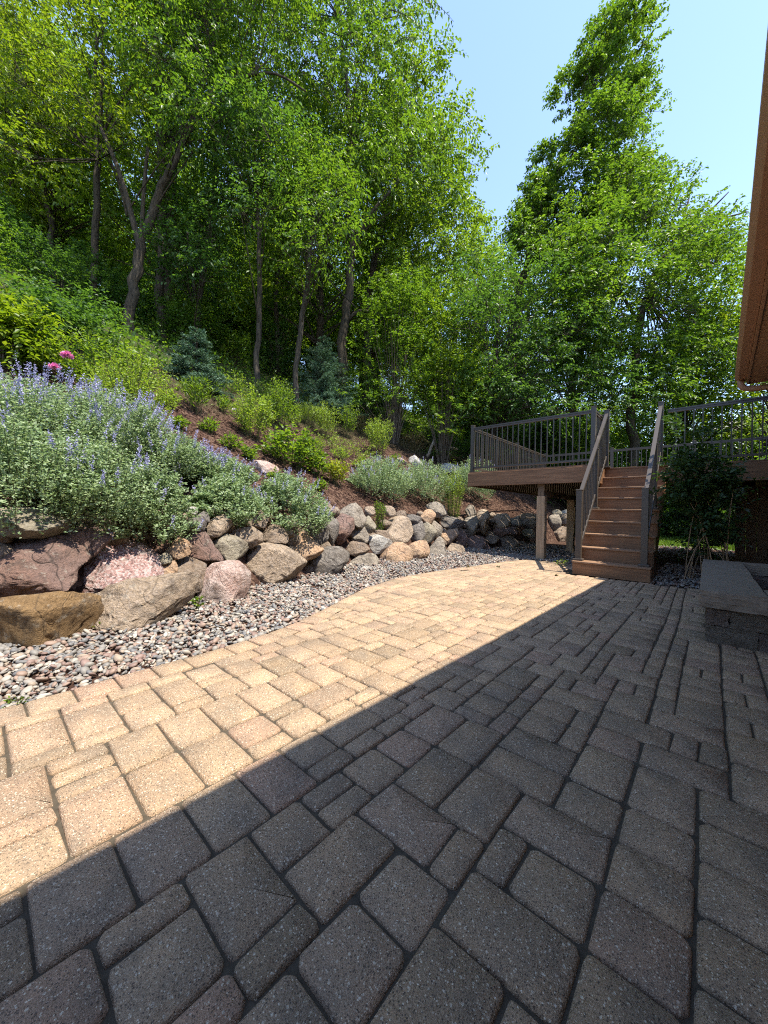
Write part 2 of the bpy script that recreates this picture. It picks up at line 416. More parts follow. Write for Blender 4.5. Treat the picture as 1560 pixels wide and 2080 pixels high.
def sprays(C, Rr, out_c, per, nleaf, L, W, droop=.5, spread=.9, slen=(.35, .75), shell=.55):
    """leaf clusters: C (k,3) lobe centres, Rr (k,) radii (metres); returns leaf arrays and spray origins"""
    k = len(C); n = k * per
    idx = np.repeat(np.arange(k), per)
    dv = rdir(n); dv[:, 2] = np.where(dv[:, 2] < -.35, -dv[:, 2], dv[:, 2])
    rad = RNG.uniform(shell ** 3, 1, n) ** (1 / 3)
    o = C[idx] + dv * (rad * Rr[idx])[:, None] * np.array([1, 1, .8])
    d = unit(dv * .8 + unit(C[idx] - out_c) * .5 + RNG.normal(size=(n, 3)) * .45)
    sl_ = RNG.uniform(*slen, n)
    s_ = np.tile((np.arange(nleaf) + .5) / nleaf, n)
    j = np.repeat(np.arange(n), nleaf)
    P = o[j] + d[j] * (sl_[j] * s_)[:, None]; P[:, 2] -= droop * (sl_[j] * s_) ** 2 * .9
    side = unit(np.cross(d[j], np.array([0, 0, 1.0]) + RNG.normal(size=(n, 3))[j] * .2))
    sg = np.where(np.arange(len(j)) % 2 == 0, 1.0, -1.0)[:, None]
    A = d[j] * .55 + side * sg * spread + RNG.normal(size=P.shape) * .35
    A[:, 2] -= droop
    Nn = RNG.normal(size=P.shape) * .55 + np.array([0, 0, 1.0])
    ll = L * RNG.uniform(.65, 1.2, len(P)); ww = ll * W
    return P, A, Nn, ll, ww, o, d, sl_
def bez(a, b, c, n=6):
    return [tuple((1 - t) ** 2 * np.asarray(a) + 2 * t * (1 - t) * np.asarray(b) + t * t * np.asarray(c)) for t in np.linspace(0, 1, n)]
def in_poly(x, y, poly):
    ins = False; j = len(poly) - 1
    for i in range(len(poly)):
        xi, yi = poly[i]; xj, yj = poly[j]
        if (yi > y) != (yj > y) and x < (xj - xi) * (y - yi) / (yj - yi) + xi: ins = not ins
        j = i
    return ins
def tree(name, label, t, trunk, crown, nlobe, rpx, per, nleaf, leaf, mat, group=None, cat='tree', limbs=(), dr=1.5,
         bark='bark', wl=.5, droop=.5, slen=(.35, .75), twigs=.2, sag=0, wood_n=9):
    """trunk: photo points [(x,y,width_px)] bottom to top at forward depth t; limbs likewise; crown: outline in photo pixels"""
    s = t / F_PX
    pts = [at(x, y, t) for x, y, _ in trunk]; rad = [max(.012, wd * s / 2.5) for _, _, wd in trunk]
    g = tz(pts[0][0], pts[0][1])
    if pts[0][2] > g - .05:
        pts.insert(0, np.array([pts[0][0], pts[0][1], g - .15])); rad.insert(0, rad[0] * 1.18)
    root = empty(name, (float(pts[0][0]), float(pts[0][1]), float(g)))
    tag(root, label, cat, group)
    # smooth trunk
    def smooth(pp, rr, q=4):
        pp = np.array(pp); m = len(pp); o_ = []; r_ = []
        for i in range(m - 1):
            p0, p1, p2, p3 = pp[max(i - 1, 0)], pp[i], pp[i + 1], pp[min(i + 2, m - 1)]
            for t_ in np.arange(q) / q:
                o_.append(.5 * (2 * p1 + (p2 - p0) * t_ + (2 * p0 - 5 * p1 + 4 * p2 - p3) * t_ ** 2 + (3 * p1 - p0 - 3 * p2 + p3) * t_ ** 3))
                r_.append(rr[i] * (1 - t_) + rr[i + 1] * t_)
        o_.append(pp[-1]); r_.append(rr[-1]); return o_, r_
    mb = MB(); sp, sr = smooth(pts, rad)
    sp = [p + RNG.normal(size=3) * r * .25 for p, r in zip(sp, sr)]
    mb.tube(sp, sr, wood_n)
    skel = [(np.array(p), r) for p, r in zip(sp, sr)]
    for lb in limbs:
        off = RNG.uniform(-.6, .6)
        lp = [at(x, y, t + off * i / max(1, len(lb) - 1)) for i, (x, y, _) in enumerate(lb)]; lr = [max(.008, wd * s / 2) for _, _, wd in lb]
        lp, lr = smooth(lp, lr, 3); mb.tube(lp, lr, 7)
        skel += [(np.array(p), r) for p, r in zip(lp, lr)]
    # lobes
    xs = [p[0] for p in crown]; ys = [p[1] for p in crown]
    C = []; Rr = []; tries = 0
    cx = sum(xs) / len(xs)
    while len(C) < nlobe and tries < nlobe * 60:
        tries += 1
        x = RNG.uniform(min(xs), max(xs)); y = RNG.uniform(min(ys), max(ys))
        if not in_poly(x, y, crown): continue
        C.append(at(x, y, t + RNG.uniform(-dr, dr))); Rr.append(rpx * s * RNG.uniform(.6, 1.25))
    C = np.array(C); Rr = np.array(Rr)
    ctr = C.mean(0); ctr[2] -= 1.0
    per = int(per * 1.7)
    P, A, Nn, ll, ww, o, d, sl_ = sprays(C, Rr, ctr, per, nleaf, leaf, wl, droop, slen=slen)
    sk = np.array([p for p, _ in skel]); skr = np.array([r for _, r in skel])
    hi = np.percentile(sk[:, 2], 30)
    cand = np.where(sk[:, 2] > hi)[0]
    for c in C:
        hd = np.hypot(sk[cand][:, 0] - c[0], sk[cand][:, 1] - c[1])
        dd = np.linalg.norm(sk[cand] - c, axis=1) + 2.5 * np.maximum(0, sk[cand][:, 2] - (c[2] - .55 * hd)) + RNG.uniform(0, 2.6, len(cand))
        q = cand[int(np.argmin(dd))]; a = sk[q]; r0 = min(skr[q] * .4, .024)
        mid = (a + c) / 2 + np.array([0, 0, .25 * np.linalg.norm(c - a) * RNG.uniform(-.2, .9)]) + RNG.normal(size=3) * .15
        mb.tube(bez(a, mid, c, 6), list(np.linspace(max(r0, .012), .006, 6)), 5, False)
    sel = RNG.random(len(o)) < twigs
    for oo, d_, s2, ii in zip(o[sel], d[sel], sl_[sel], np.repeat(np.arange(len(C)), per)[sel]):
        e = oo + d_ * s2; e[2] -= droop * s2 * s2 * .9
        mb.tube([C[ii], oo, e], [.007, .005, .002], 3, False)
    mb.build('trunk', M[bark], root, True)
    mesh_obj('crown', leaf_mesh('crown', P, A, Nn, ll, ww), M[mat], root)
    return root
def copy_tree(root, loc, rz, sc, label=None, group=None):
    r = root.copy(); COL.objects.link(r); r.location = loc; r.rotation_euler = (0, 0, rz); r.scale = (sc, sc, sc)
    if label: r['label'] = label
    if group: r['group'] = group
    for ch in root.children:
        c = ch.copy(); COL.objects.link(c); c.parent = r
    return r

# ================================================================== SETTING
def build_terrain():
    us = np.unique(np.concatenate([np.linspace(-90, -14, 24), np.linspace(-14, -5, 46), np.linspace(-5, -2, 60), np.linspace(-2, 6, 12), np.linspace(6, 80, 14)]))
    vs_ = np.unique(np.concatenate([np.linspace(-30, -3, 10), np.linspace(-3, 13, 90), np.linspace(13, 40, 28), np.linspace(40, 140, 14)]))
    Ug, Vg = np.meshgrid(us, vs_)
    Z = tz(Ug, Vg)
    V = np.stack([Ug, Vg, Z], -1).reshape(-1, 3)
    nu = len(us); i, j = np.meshgrid(np.arange(nu - 1), np.arange(len(vs_) - 1)); q = (j * nu + i).ravel()
    me = arr_mesh('hillside', V, np.stack([q, q + 1, q + nu + 1, q + nu], 1))
    o = mesh_obj('hillside', me, M['ground'], None, True); o['kind'] = 'structure'
    # lawn sheet beyond the deck
    lu = np.linspace(-3.0, 60, 30); lv = np.linspace(13.2, 60, 30)
    V = np.array([(u if k else u + .3 * math.sin(v), v, tz(u, v) + .012) for v in lv for k, u in enumerate(lu)])
    q = np.array([(j * 30 + i, j * 30 + i + 1, (j + 1) * 30 + i + 1, (j + 1) * 30 + i) for j in range(29) for i in range(29)])
    o = mesh_obj('lawn', arr_mesh('lawn', V, q), M['lawn'], None, True); o['kind'] = 'structure'
    # blades on the visible strip of lawn
    n = 9000
    P = np.stack([RNG.uniform(-2.8, 3, n), 13.2 + RNG.random(n) ** 1.6 * 12, np.zeros(n)], 1); P[:, 2] = tz(P[:, 0], P[:, 1]) + .01
    A = RNG.normal(size=(n, 3)) * .3 + np.array([0, 0, 1])
    o = mesh_obj('grass', leaf_mesh('grass', P, A, RNG.normal(size=(n, 3)), RNG.uniform(.06, .12, n), .02), M['grassblade'])
    tag(o, kind='stuff', label='short sunlit grass beyond the deck and shrub')
build_terrain()

# ------------------------------------------------------------------ patio
EV = [-1.5, 0.0, 0.7, 1.2, 1.6, 2.2, 2.75, 3.4, 4.1, 4.7, 5.6, 6.3, 6.9]
EU = [-2.13, -2.13, -2.14, -2.17, -2.26, -2.50, -2.74, -2.89, -2.89, -2.83, -2.71, -2.60, -2.42]
def edge_u(v): return float(np.interp(v, EV, EU))
H_ = 0.0785
V_END_L, V_END_R = 6.80, 5.60
def paver_verts(poly, ins=.0075, top=0.0, wob=.0015, r=None):
    """poly: CCW list of (x,y) outline"""
    r = r or rnd
    n = len(poly); P = np.array(poly, float); c = P.mean(0)
    P = P + np.array([[r.uniform(-wob, wob), r.uniform(-wob, wob)] for _ in range(n)])
    def inset(P, d):
        out = []
        for i in range(len(P)):
            a, b, e = P[i - 1], P[i], P[(i + 1) % len(P)]
            d1 = (b - a) / max(1e-6, np.linalg.norm(b - a)); d2 = (e - b) / max(1e-6, np.linalg.norm(e - b))
            n1 = np.array([-d1[1], d1[0]]); n2 = np.array([-d2[1], d2[0]])
            nn = n1 + n2; nn = nn / max(.6, np.linalg.norm(nn)); k = d / max(.55, float(nn @ n1))
            out.append(b + nn * k)
        return np.array(out)
    rings = [(P, -.032), (P, -.011), (inset(P, ins * .35), -.0042), (inset(P, ins), 0.0)]
    V = []; Fc = []
    for Q, z in rings: V += [(q[0], q[1], z + top) for q in Q]
    for k in range(3):
        for i in range(n):
            j = (i + 1) % n; Fc.append((k * n + i, k * n + j, (k + 1) * n + j, (k + 1) * n + i))
    # slightly domed centre
    cz = len(V); tc = inset(P, ins).mean(0); V.append((tc[0], tc[1], top + .0012))
    for i in range(n): Fc.append((3 * n + i, 3 * n + (i + 1) % n, cz))
    return V, Fc
def rect_poly(w_, h_, gap=.0055, ch=.012):
    x = w_ / 2 - gap / 2; y = h_ / 2 - gap / 2; c = min(ch, x * .4, y * .4); e = c * .3
    return [(-x + c, -y), (x - c, -y), (x - e, -y + e), (x, -y + c), (x, y - c), (x - e, y - e), (x - c, y), (-x + c, y), (-x + e, y - e), (-x, y - c), (-x, -y + c), (-x + e, -y + e)]
def clip_half(poly, p, nrm):
    out = []
    for i in range(len(poly)):
        a, b = poly[i], poly[(i + 1) % len(poly)]
        da = (a[0] - p[0]) * nrm[0] + (a[1] - p[1]) * nrm[1]; db = (b[0] - p[0]) * nrm[0] + (b[1] - p[1]) * nrm[1]
        if da >= 0: out.append(a)
        if (da >= 0) != (db >= 0):
            t = da / (da - db); out.append((a[0] + t * (b[0] - a[0]), a[1] + t * (b[1] - a[1])))
    return out
def build_patio():
    base = MB()
    # sand bed sheet
    pts = [(edge_u(v) - .004, v) for v in np.linspace(-.9, V_END_L, 40)] + [(-1.43, V_END_L), (-1.43, V_END_R), (2.2, V_END_R), (2.2, -.9)]
    n = len(pts)
    base.v = [(x, y, -.0105) for x, y in pts] + [(x, y, -.05) for x, y in pts]
    base.f = [tuple(range(n))[::-1], tuple(range(n, 2 * n))] + [(i, (i + 1) % n, n + (i + 1) % n, n + i) for i in range(n)]
    patio = base.build('patio', M['joint']); patio['kind'] = 'structure'
    r = random.Random(21)
    u0 = -1.973 - 14 * H_; v0 = -.86
    nu = int((2.1 - u0) / H_); nv = int((V_END_L - v0) / H_)
    occ = np.zeros((nu + 4, nv + 4), bool)
    full = []; cut = []
    sizes = [((2, 2), 36), ((2, 3), 12), ((3, 2), 36), ((2, 1), 8), ((1, 2), 13)]
    cells = []
    for j in range(nv):
        for i in range(nu):
            if occ[i, j]: continue
            if j == 0 and i % 5 == 0 and r.random() < .5: occ[i, j] = True; cells.append((i, j, 1, 1)); continue
            ok = []
            for (a, b), wt in sizes:
                if i + a <= nu and j + b <= nv and not occ[i:i + a, j:j + b].any():
                    # avoid leaving a one cell sliver beside the next stone, and very long straight joints
                    if i + a < nu and not occ[i + a, j] and (i + a + 1 >= nu or occ[i + a + 1, j]): wt *= .7
                    if b == 1 and j > 0 and r.random() < .3: wt *= .3
                    ok.append(((a, b), wt))
            a, b = r.choices([k for k, _ in ok], [q for _, q in ok])[0] if ok else (1, 1)
            occ[i:i + a, j:j + b] = True
            cells.append((i, j, a, b))
    for (i, j, a, b) in cells:
        if True:
            x = u0 + (i + a / 2) * H_; y = v0 + (j + b / 2) * H_
            wv = lambda yy: .006 * math.sin(yy * 2.2 + x * 1.5) * min(1, max(0, (yy - .5) / 2))
            # patio outline tests
            hw, hh = a * H_ / 2, b * H_ / 2
            lim = V_END_L if x < -1.45 else V_END_R
            if y + hh > lim + .03: continue
            if x - hw > .02 and 3.34 < y < 5.7: continue
            if x + hw > -1.45 and x - hw < -.5 and y + hh > 5.61: continue
            eu = max(edge_u(y - hh), edge_u(y + hh), edge_u(y)) + .158
            eu_min = min(edge_u(y - hh), edge_u(y + hh), edge_u(y)) + .158
            if x - hw >= eu - .004: full.append((a, b, x + wv(y), y))
            elif x + hw > eu_min + .03:
                poly = [(px_ + x, py_ + y) for px_, py_ in rect_poly(a * H_, b * H_)]
                q0 = (edge_u(y - .12) + .160, y - .12); q1 = (edge_u(y + .12) + .160, y + .12)
                tx, ty = q1[0] - q0[0], q1[1] - q0[1]; L = math.hypot(tx, ty)
                poly = clip_half(poly, q0, (ty / L, -tx / L))
                if len(poly) >= 3:
                    ar = abs(sum(poly[k][0] * poly[(k + 1) % len(poly)][1] - poly[(k + 1) % len(poly)][0] * poly[k][1] for k in range(len(poly)))) / 2
                    if ar > .0009:
                        # drop near-coincident points
                        pp = [p for k, p in enumerate(poly) if math.dist(p, poly[k - 1]) > .002]
                        if len(pp) >= 3: cut.append(pp)
    # soldier course along the curved edge
    y = -.86
    while y < V_END_L - .1:
        x = edge_u(y); x2 = edge_u(y + .16); L = math.hypot(x2 - x, .16); tx, ty = (x2 - x) / L, .16 / L
        wl = .155 * r.choice([1, 1, 1.0, 1.5]); wl = wl if wl < .2 else .1555 * 1.5
        a = (x, y); b = (x + tx * wl, y + ty * wl); nx, ny = ty, -tx
        g = .0028; wd = .154
        c = .010
        loc = [(c, 0), (wd - c, 0), (wd - .3 * c, .3 * c), (wd, c), (wd, wl - 2 * g - c), (wd - .3 * c, wl - 2 * g - .3 * c), (wd - c, wl - 2 * g), (c, wl - 2 * g), (.3 * c, wl - 2 * g - .3 * c), (0, wl - 2 * g - c), (0, c), (.3 * c, .3 * c)]
        cut.append([(a[0] + tx * (g + q) + nx * p, a[1] + ty * (g + q) + ny * p) for p, q in loc])
        y += ty * wl
    # how large each shows
    def show(x, y, ar):
        d = depth_of((x, y, 0))
        if d < .25: return 0
        px = 780 + F_PX * ((np.array([x, y, 0]) - CAM) @ CR) / d; py = 1040 - F_PX * ((np.array([x, y, 0]) - CAM) @ CU) / d
        if not (-120 < px < 1680 and py < 2200): return 0
        return ar / d ** 3
    items = [(show(x, y, a * b * H_ * H_), 'f', (a, b, x, y)) for a, b, x, y in full]
    items += [(show(*np.mean(p, 0), .02), 'c', p) for p in cut]
    items.sort(key=lambda q: -q[0])
    proto = {}
    rest = MB()
    for k, (sc, kind, q) in enumerate(items):
        zt = r.uniform(-.0025, .0025)
        if k < 298 and sc > 0:
            if kind == 'f':
                a, b, x, y = q; key = (a, b, r.randrange(4))
                if key not in proto:
                    vv, ff = paver_verts(rect_poly(a * H_, b * H_, .0062, r.uniform(.010, .018)), r.uniform(.006, .0105), 0, .003, r)
                    me = bpy.data.meshes.new('paver'); me.from_pydata(vv, [], ff); me.update()
                    me.materials.append(M['paver']); me.polygons.foreach_set('use_smooth', [True] * len(me.polygons)); proto[key] = me
                o = bpy.data.objects.new('paver', proto[key]); link(o); o.parent = patio
                o.location = (x, y, zt); o.rotation_euler = (r.uniform(-.008, .008), r.uniform(-.008, .008), r.uniform(-.012, .012))
            else:
                c = np.mean(q, 0)
                vv, ff = paver_verts([(p[0] - c[0], p[1] - c[1]) for p in q], .006, 0, .0008, r)
                me = bpy.data.meshes.new('paver'); me.from_pydata(vv, [], ff); me.update(); me.materials.append(M['paver'])
                me.polygons.foreach_set('use_smooth', [True] * len(me.polygons))
                o = bpy.data.objects.new('paver', me); link(o); o.parent = patio; o.location = (c[0], c[1], zt)
        else:
            if kind == 'f':
                a, b, x, y = q
                vv, ff = paver_verts([(p[0] + x, p[1] + y) for p in rect_poly(a * H_, b * H_, .0062, r.uniform(.009, .016))], .007, zt, .002, r)
            else: vv, ff = paver_verts(q, .006, zt, .0008, r)
            rest.add(vv, ff)
    o = rest.build('distant_pavers', M['paver'], patio, True); o['kind'] = 'stuff'
build_patio()

# ------------------------------------------------------------------ pebbles
def ico(sub):
    bm = bmesh.new(); bmesh.ops.create_icosphere(bm, subdivisions=sub, radius=1)
    bm.verts.ensure_lookup_table()
    V = np.array([q.co[:] for q in bm.verts]); Fc = np.array([[q.index for q in f.verts] for f in bm.faces]); bm.free(); return V, Fc
ICO1, ICO2 = ico(1), ico(2)
def pebbles(name, P, size, sub, label):
    V0, F0 = ICO1 if sub == 1 else ICO2
    n = len(P); m = len(V0)
    ang = RNG.uniform(0, 6.283, n); a = size * RNG.uniform(.8, 1.35, n); b = size * RNG.uniform(.6, .95, n); c = size * RNG.uniform(.45, .78, n)
    wob = 1 + RNG.normal(size=(n, m)) * (.07 if sub == 1 else .035)
    X = V0[None, :, 0] * a[:, None] * wob; Y = V0[None, :, 1] * b[:, None] * wob; Z = V0[None, :, 2] * c[:, None] * wob
    tx = RNG.normal(size=n) * .3; ty = RNG.normal(size=n) * .3
    Z2 = Z + X * np.sin(tx)[:, None] + Y * np.sin(ty)[:, None]
    ca, sa = np.cos(ang)[:, None], np.sin(ang)[:, None]
    V = np.stack([P[:, None, 0] + ca * X - sa * Y, P[:, None, 1] + sa * X + ca * Y, P[:, None, 2] + Z2], -1).reshape(-1, 3)
    Fc = (F0[None] + (np.arange(n) * m)[:, None, None]).reshape(-1, 3)
    o = mesh_obj(name, arr_mesh(name, V, Fc), M['pebble'], None, True); tag(o, label, kind='stuff'); return o
def build_pebbles():
    bed = MB()
    vs_ = np.linspace(-1.2, 7.6, 60)
    for k in range(len(vs_) - 1):
        v1, v2 = vs_[k], vs_[k + 1]
        a1 = edge_u(min(v1, 6.8)) - .006; a2 = edge_u(min(v2, 6.8)) - .006
        bed.add([(wall_u(v1) - .2, v1, .01), (a1, v1, -.016), (a2, v2, -.016), (wall_u(v2) - .2, v2, .01)], [(0, 1, 2, 3)])
    o = bed.build('gravel_bed', M['ground']); o['kind'] = 'structure'
    def strip(n, v_lo, v_hi):
        v = RNG.uniform(v_lo, v_hi, n); e = np.interp(v, EV, EU) - .012; wv = wall_u(v) - .12
        f = RNG.random(n); u = e + (wv - e) * f
        z = -.008 + .055 * f ** 1.5 + RNG.uniform(-.006, .02, n) * (f > .04)
        return np.stack([u, v, z], 1)
    P = strip(6400, -.3, 2.3); pebbles('pebble_gravel', P, RNG.choice([.008, .011, .014, .018, .024], len(P), p=[.24, .30, .26, .14, .06]), 2, 'round multicoloured river pebbles between the paving and the boulders')
    P = strip(7400, 2.2, 7.4); pebbles('small_gravel', P, RNG.choice([.010, .014, .018, .023], len(P)), 1, 'paler small gravel strip narrowing towards the deck')
    # gravel under the deck and right of the stairs
    n = 4200
    P = np.stack([RNG.uniform(-3.9, -1.3, n), 6.78 + RNG.random(n) ** 1.5 * 3.6, RNG.uniform(-.03, .02, n)], 1)
    pebbles('deck_gravel', P, RNG.uniform(.014, .026, n), 1, 'grey gravel in shade under the deck')
    n = 3800
    P = np.stack([RNG.uniform(-.55, 2.2, n), 5.6 + RNG.random(n) * 2.6, RNG.uniform(-.03, .01, n)], 1)
    P2 = np.stack([RNG.uniform(-1.9, 3.5, 2600), RNG.uniform(9.6, 13.4, 2600), RNG.uniform(-.03, .01, 2600)], 1)
    pebbles('stair_gravel', np.concatenate([P, P2]), RNG.uniform(.014, .028, n + 2600), 1, 'grey gravel to the right of the stairs')
build_pebbles()

# ------------------------------------------------------------------ boulder wall
RK = {
 'rust': mat_rock('rust brown stone', (.20, .125, .06), (.33, .21, .10), (.11, .08, .055), 0, .5),
 'purple': mat_rock('purple grey stone', (.20, .135, .115), (.25, .15, .115), (.10, .075, .07), 0, .9),
 'pink': mat_rock('pink granite', (.38, .22, .20), (.46, .29, .26), (.27, .16, .15), .55, .15),
 'tan': mat_rock('tan sandstone', (.31, .235, .165), (.39, .30, .215), (.20, .155, .115), .12, .5),
 'brown': mat_rock('brown stone', (.21, .155, .11), (.28, .21, .15), (.13, .10, .08), .1, .5),
 'rose': mat_rock('rose and white quartzite', (.42, .27, .22), (.53, .42, .37), (.33, .19, .14), .2, .4),
 'grey': mat_rock('grey stone', (.235, .20, .16), (.32, .275, .215), (.14, .115, .09), .08, .6),
 'slate': mat_rock('dark slate stone', (.145, .128, .113), (.22, .195, .168), (.085, .073, .063), .05, .6),
 'orange': mat_rock('orange sandstone', (.40, .255, .155), (.47, .32, .20), (.29, .175, .11), .1, .5),
 'olive': mat_rock('olive grey stone', (.25, .22, .16), (.33, .285, .205), (.16, .135, .10), .1, .4),
 'white': mat_rock('pale grey stone', (.40, .38, .34), (.50, .47, .42), (.26, .24, .22), .1, .5),
}
def rock(name, poly, mat, parent, t, thick=.5, seed=0, sub=4, face=None, rough=1.0, tilt=.35):
    """poly: outline in photo pixels; t: forward depth; a closed stone with that front outline and real thickness"""
    r = np.random.default_rng(seed + 100)
    P = np.array(poly, float); c = P.mean(0); s = t / F_PX
    C0 = at(c[0], c[1], t)
    view = unit((CAM - C0)[None])[0]
    right = unit(np.cross(np.array([0, 0, 1.0]), view)[None])[0]; up = np.cross(view, right)
    # radial outline
    ths = np.linspace(-math.pi, math.pi, 181); rad = []
    for th in ths:
        dx, dy = math.cos(th), -math.sin(th); best = 0
        for i in range(len(P)):
            a = P[i] - c; b = P[(i + 1) % len(P)] - c; e = b - a
            den = dx * e[1] - dy * e[0]
            if abs(den) < 1e-9: continue
            tt = (a[0] * e[1] - a[1] * e[0]) / den; uu = (a[0] * dy - a[1] * dx) / den
            if tt > 0 and -1e-6 <= uu <= 1 + 1e-6: best = max(best, tt)
        rad.append(best)
    rad = np.array(rad) * s
    size = rad.mean()
    V0, F0 = ico(sub)
    th = np.arctan2(V0[:, 1], V0[:, 0]); rho = np.hypot(V0[:, 0], V0[:, 1]); z = V0[:, 2]
    e = .62
    rr = np.interp(th, ths, rad) * rho ** e
    zz = np.sign(z) * np.abs(z) ** .75 * size * 2 * thick
    x = np.cos(th) * rr; y = np.sin(th) * rr
    # facets: push vertices beyond random planes back onto them
    for k in range(13):
        nn = unit(np.array([[r.normal() * .85, r.normal() * .85, abs(r.normal()) * .8 + .15]]))[0]
        q = x * nn[0] + y * nn[1] + zz * nn[2]; lim = np.quantile(q, r.uniform(.68, .92)); over = np.maximum(0, q - lim) * 1.0
        x -= over * nn[0] * .62; y -= over * nn[1] * .62; zz -= over * nn[2]
    for ax, dirs in ((x, P[:, 0] - c[0]), (y, c[1] - P[:, 1])):
        hi_, lo_ = dirs.max() * s, dirs.min() * s
        ax[ax > 0] *= hi_ / ax.max(); ax[ax < 0] *= lo_ / ax.min()
    zz = zz - tilt * y
    off = r.uniform(-50, 50, 3)
    out = np.empty((len(x), 3))
    W = x[:, None] * right + y[:, None] * up + zz[:, None] * view
    nrm = unit(W)
    for i in range(len(x)):
        p = Vector((W[i] / size * 1.3 + off))
        h = noise.noise(p) * .045 + noise.noise(p * 2.7) * .042 + noise.noise(p * 6.5) * .022 + noise.noise(p * 15) * .008
        f = abs(noise.noise(p * 1.6 + Vector((9, 3, 1))))
        h += -.06 * max(0, .10 - f) / .10
        f2 = abs(noise.noise(p * 3.3 + Vector((2, 8, 5)))); h += -.022 * max(0, .09 - f2) / .09
        if sub >= 5: h += noise.noise(p * 32) * .006
        out[i] = W[i] + nrm[i] * h * size * rough * (.55 if abs(V0[i, 2]) < .25 else 1)
    o = mesh_obj(name, arr_mesh(name, out, F0), mat, None, True)
    o.location = tuple(C0)
    if parent is not None:
        o.parent = parent; o.location = tuple(C0 - np.array(parent.location))
    return o
def wall_depth(px, py):
    d = ray(px, py); t = 1.2
    while t < 25:
        p = CAM + d * t
        if p[0] < wall_u(p[1]) - .02 - .42 * max(0, p[2]): break
        t += .01
    return t
Z3 = lambda L: [(x / 3, y / 3 + 1000) for x, y in L]
Z5 = lambda L: [(440 + x / 2.889, 740 + y / 2.889) for x, y in L]
Z2 = lambda L: [(900 + x / 5.571, 940 + y / 5.571) for x, y in L]
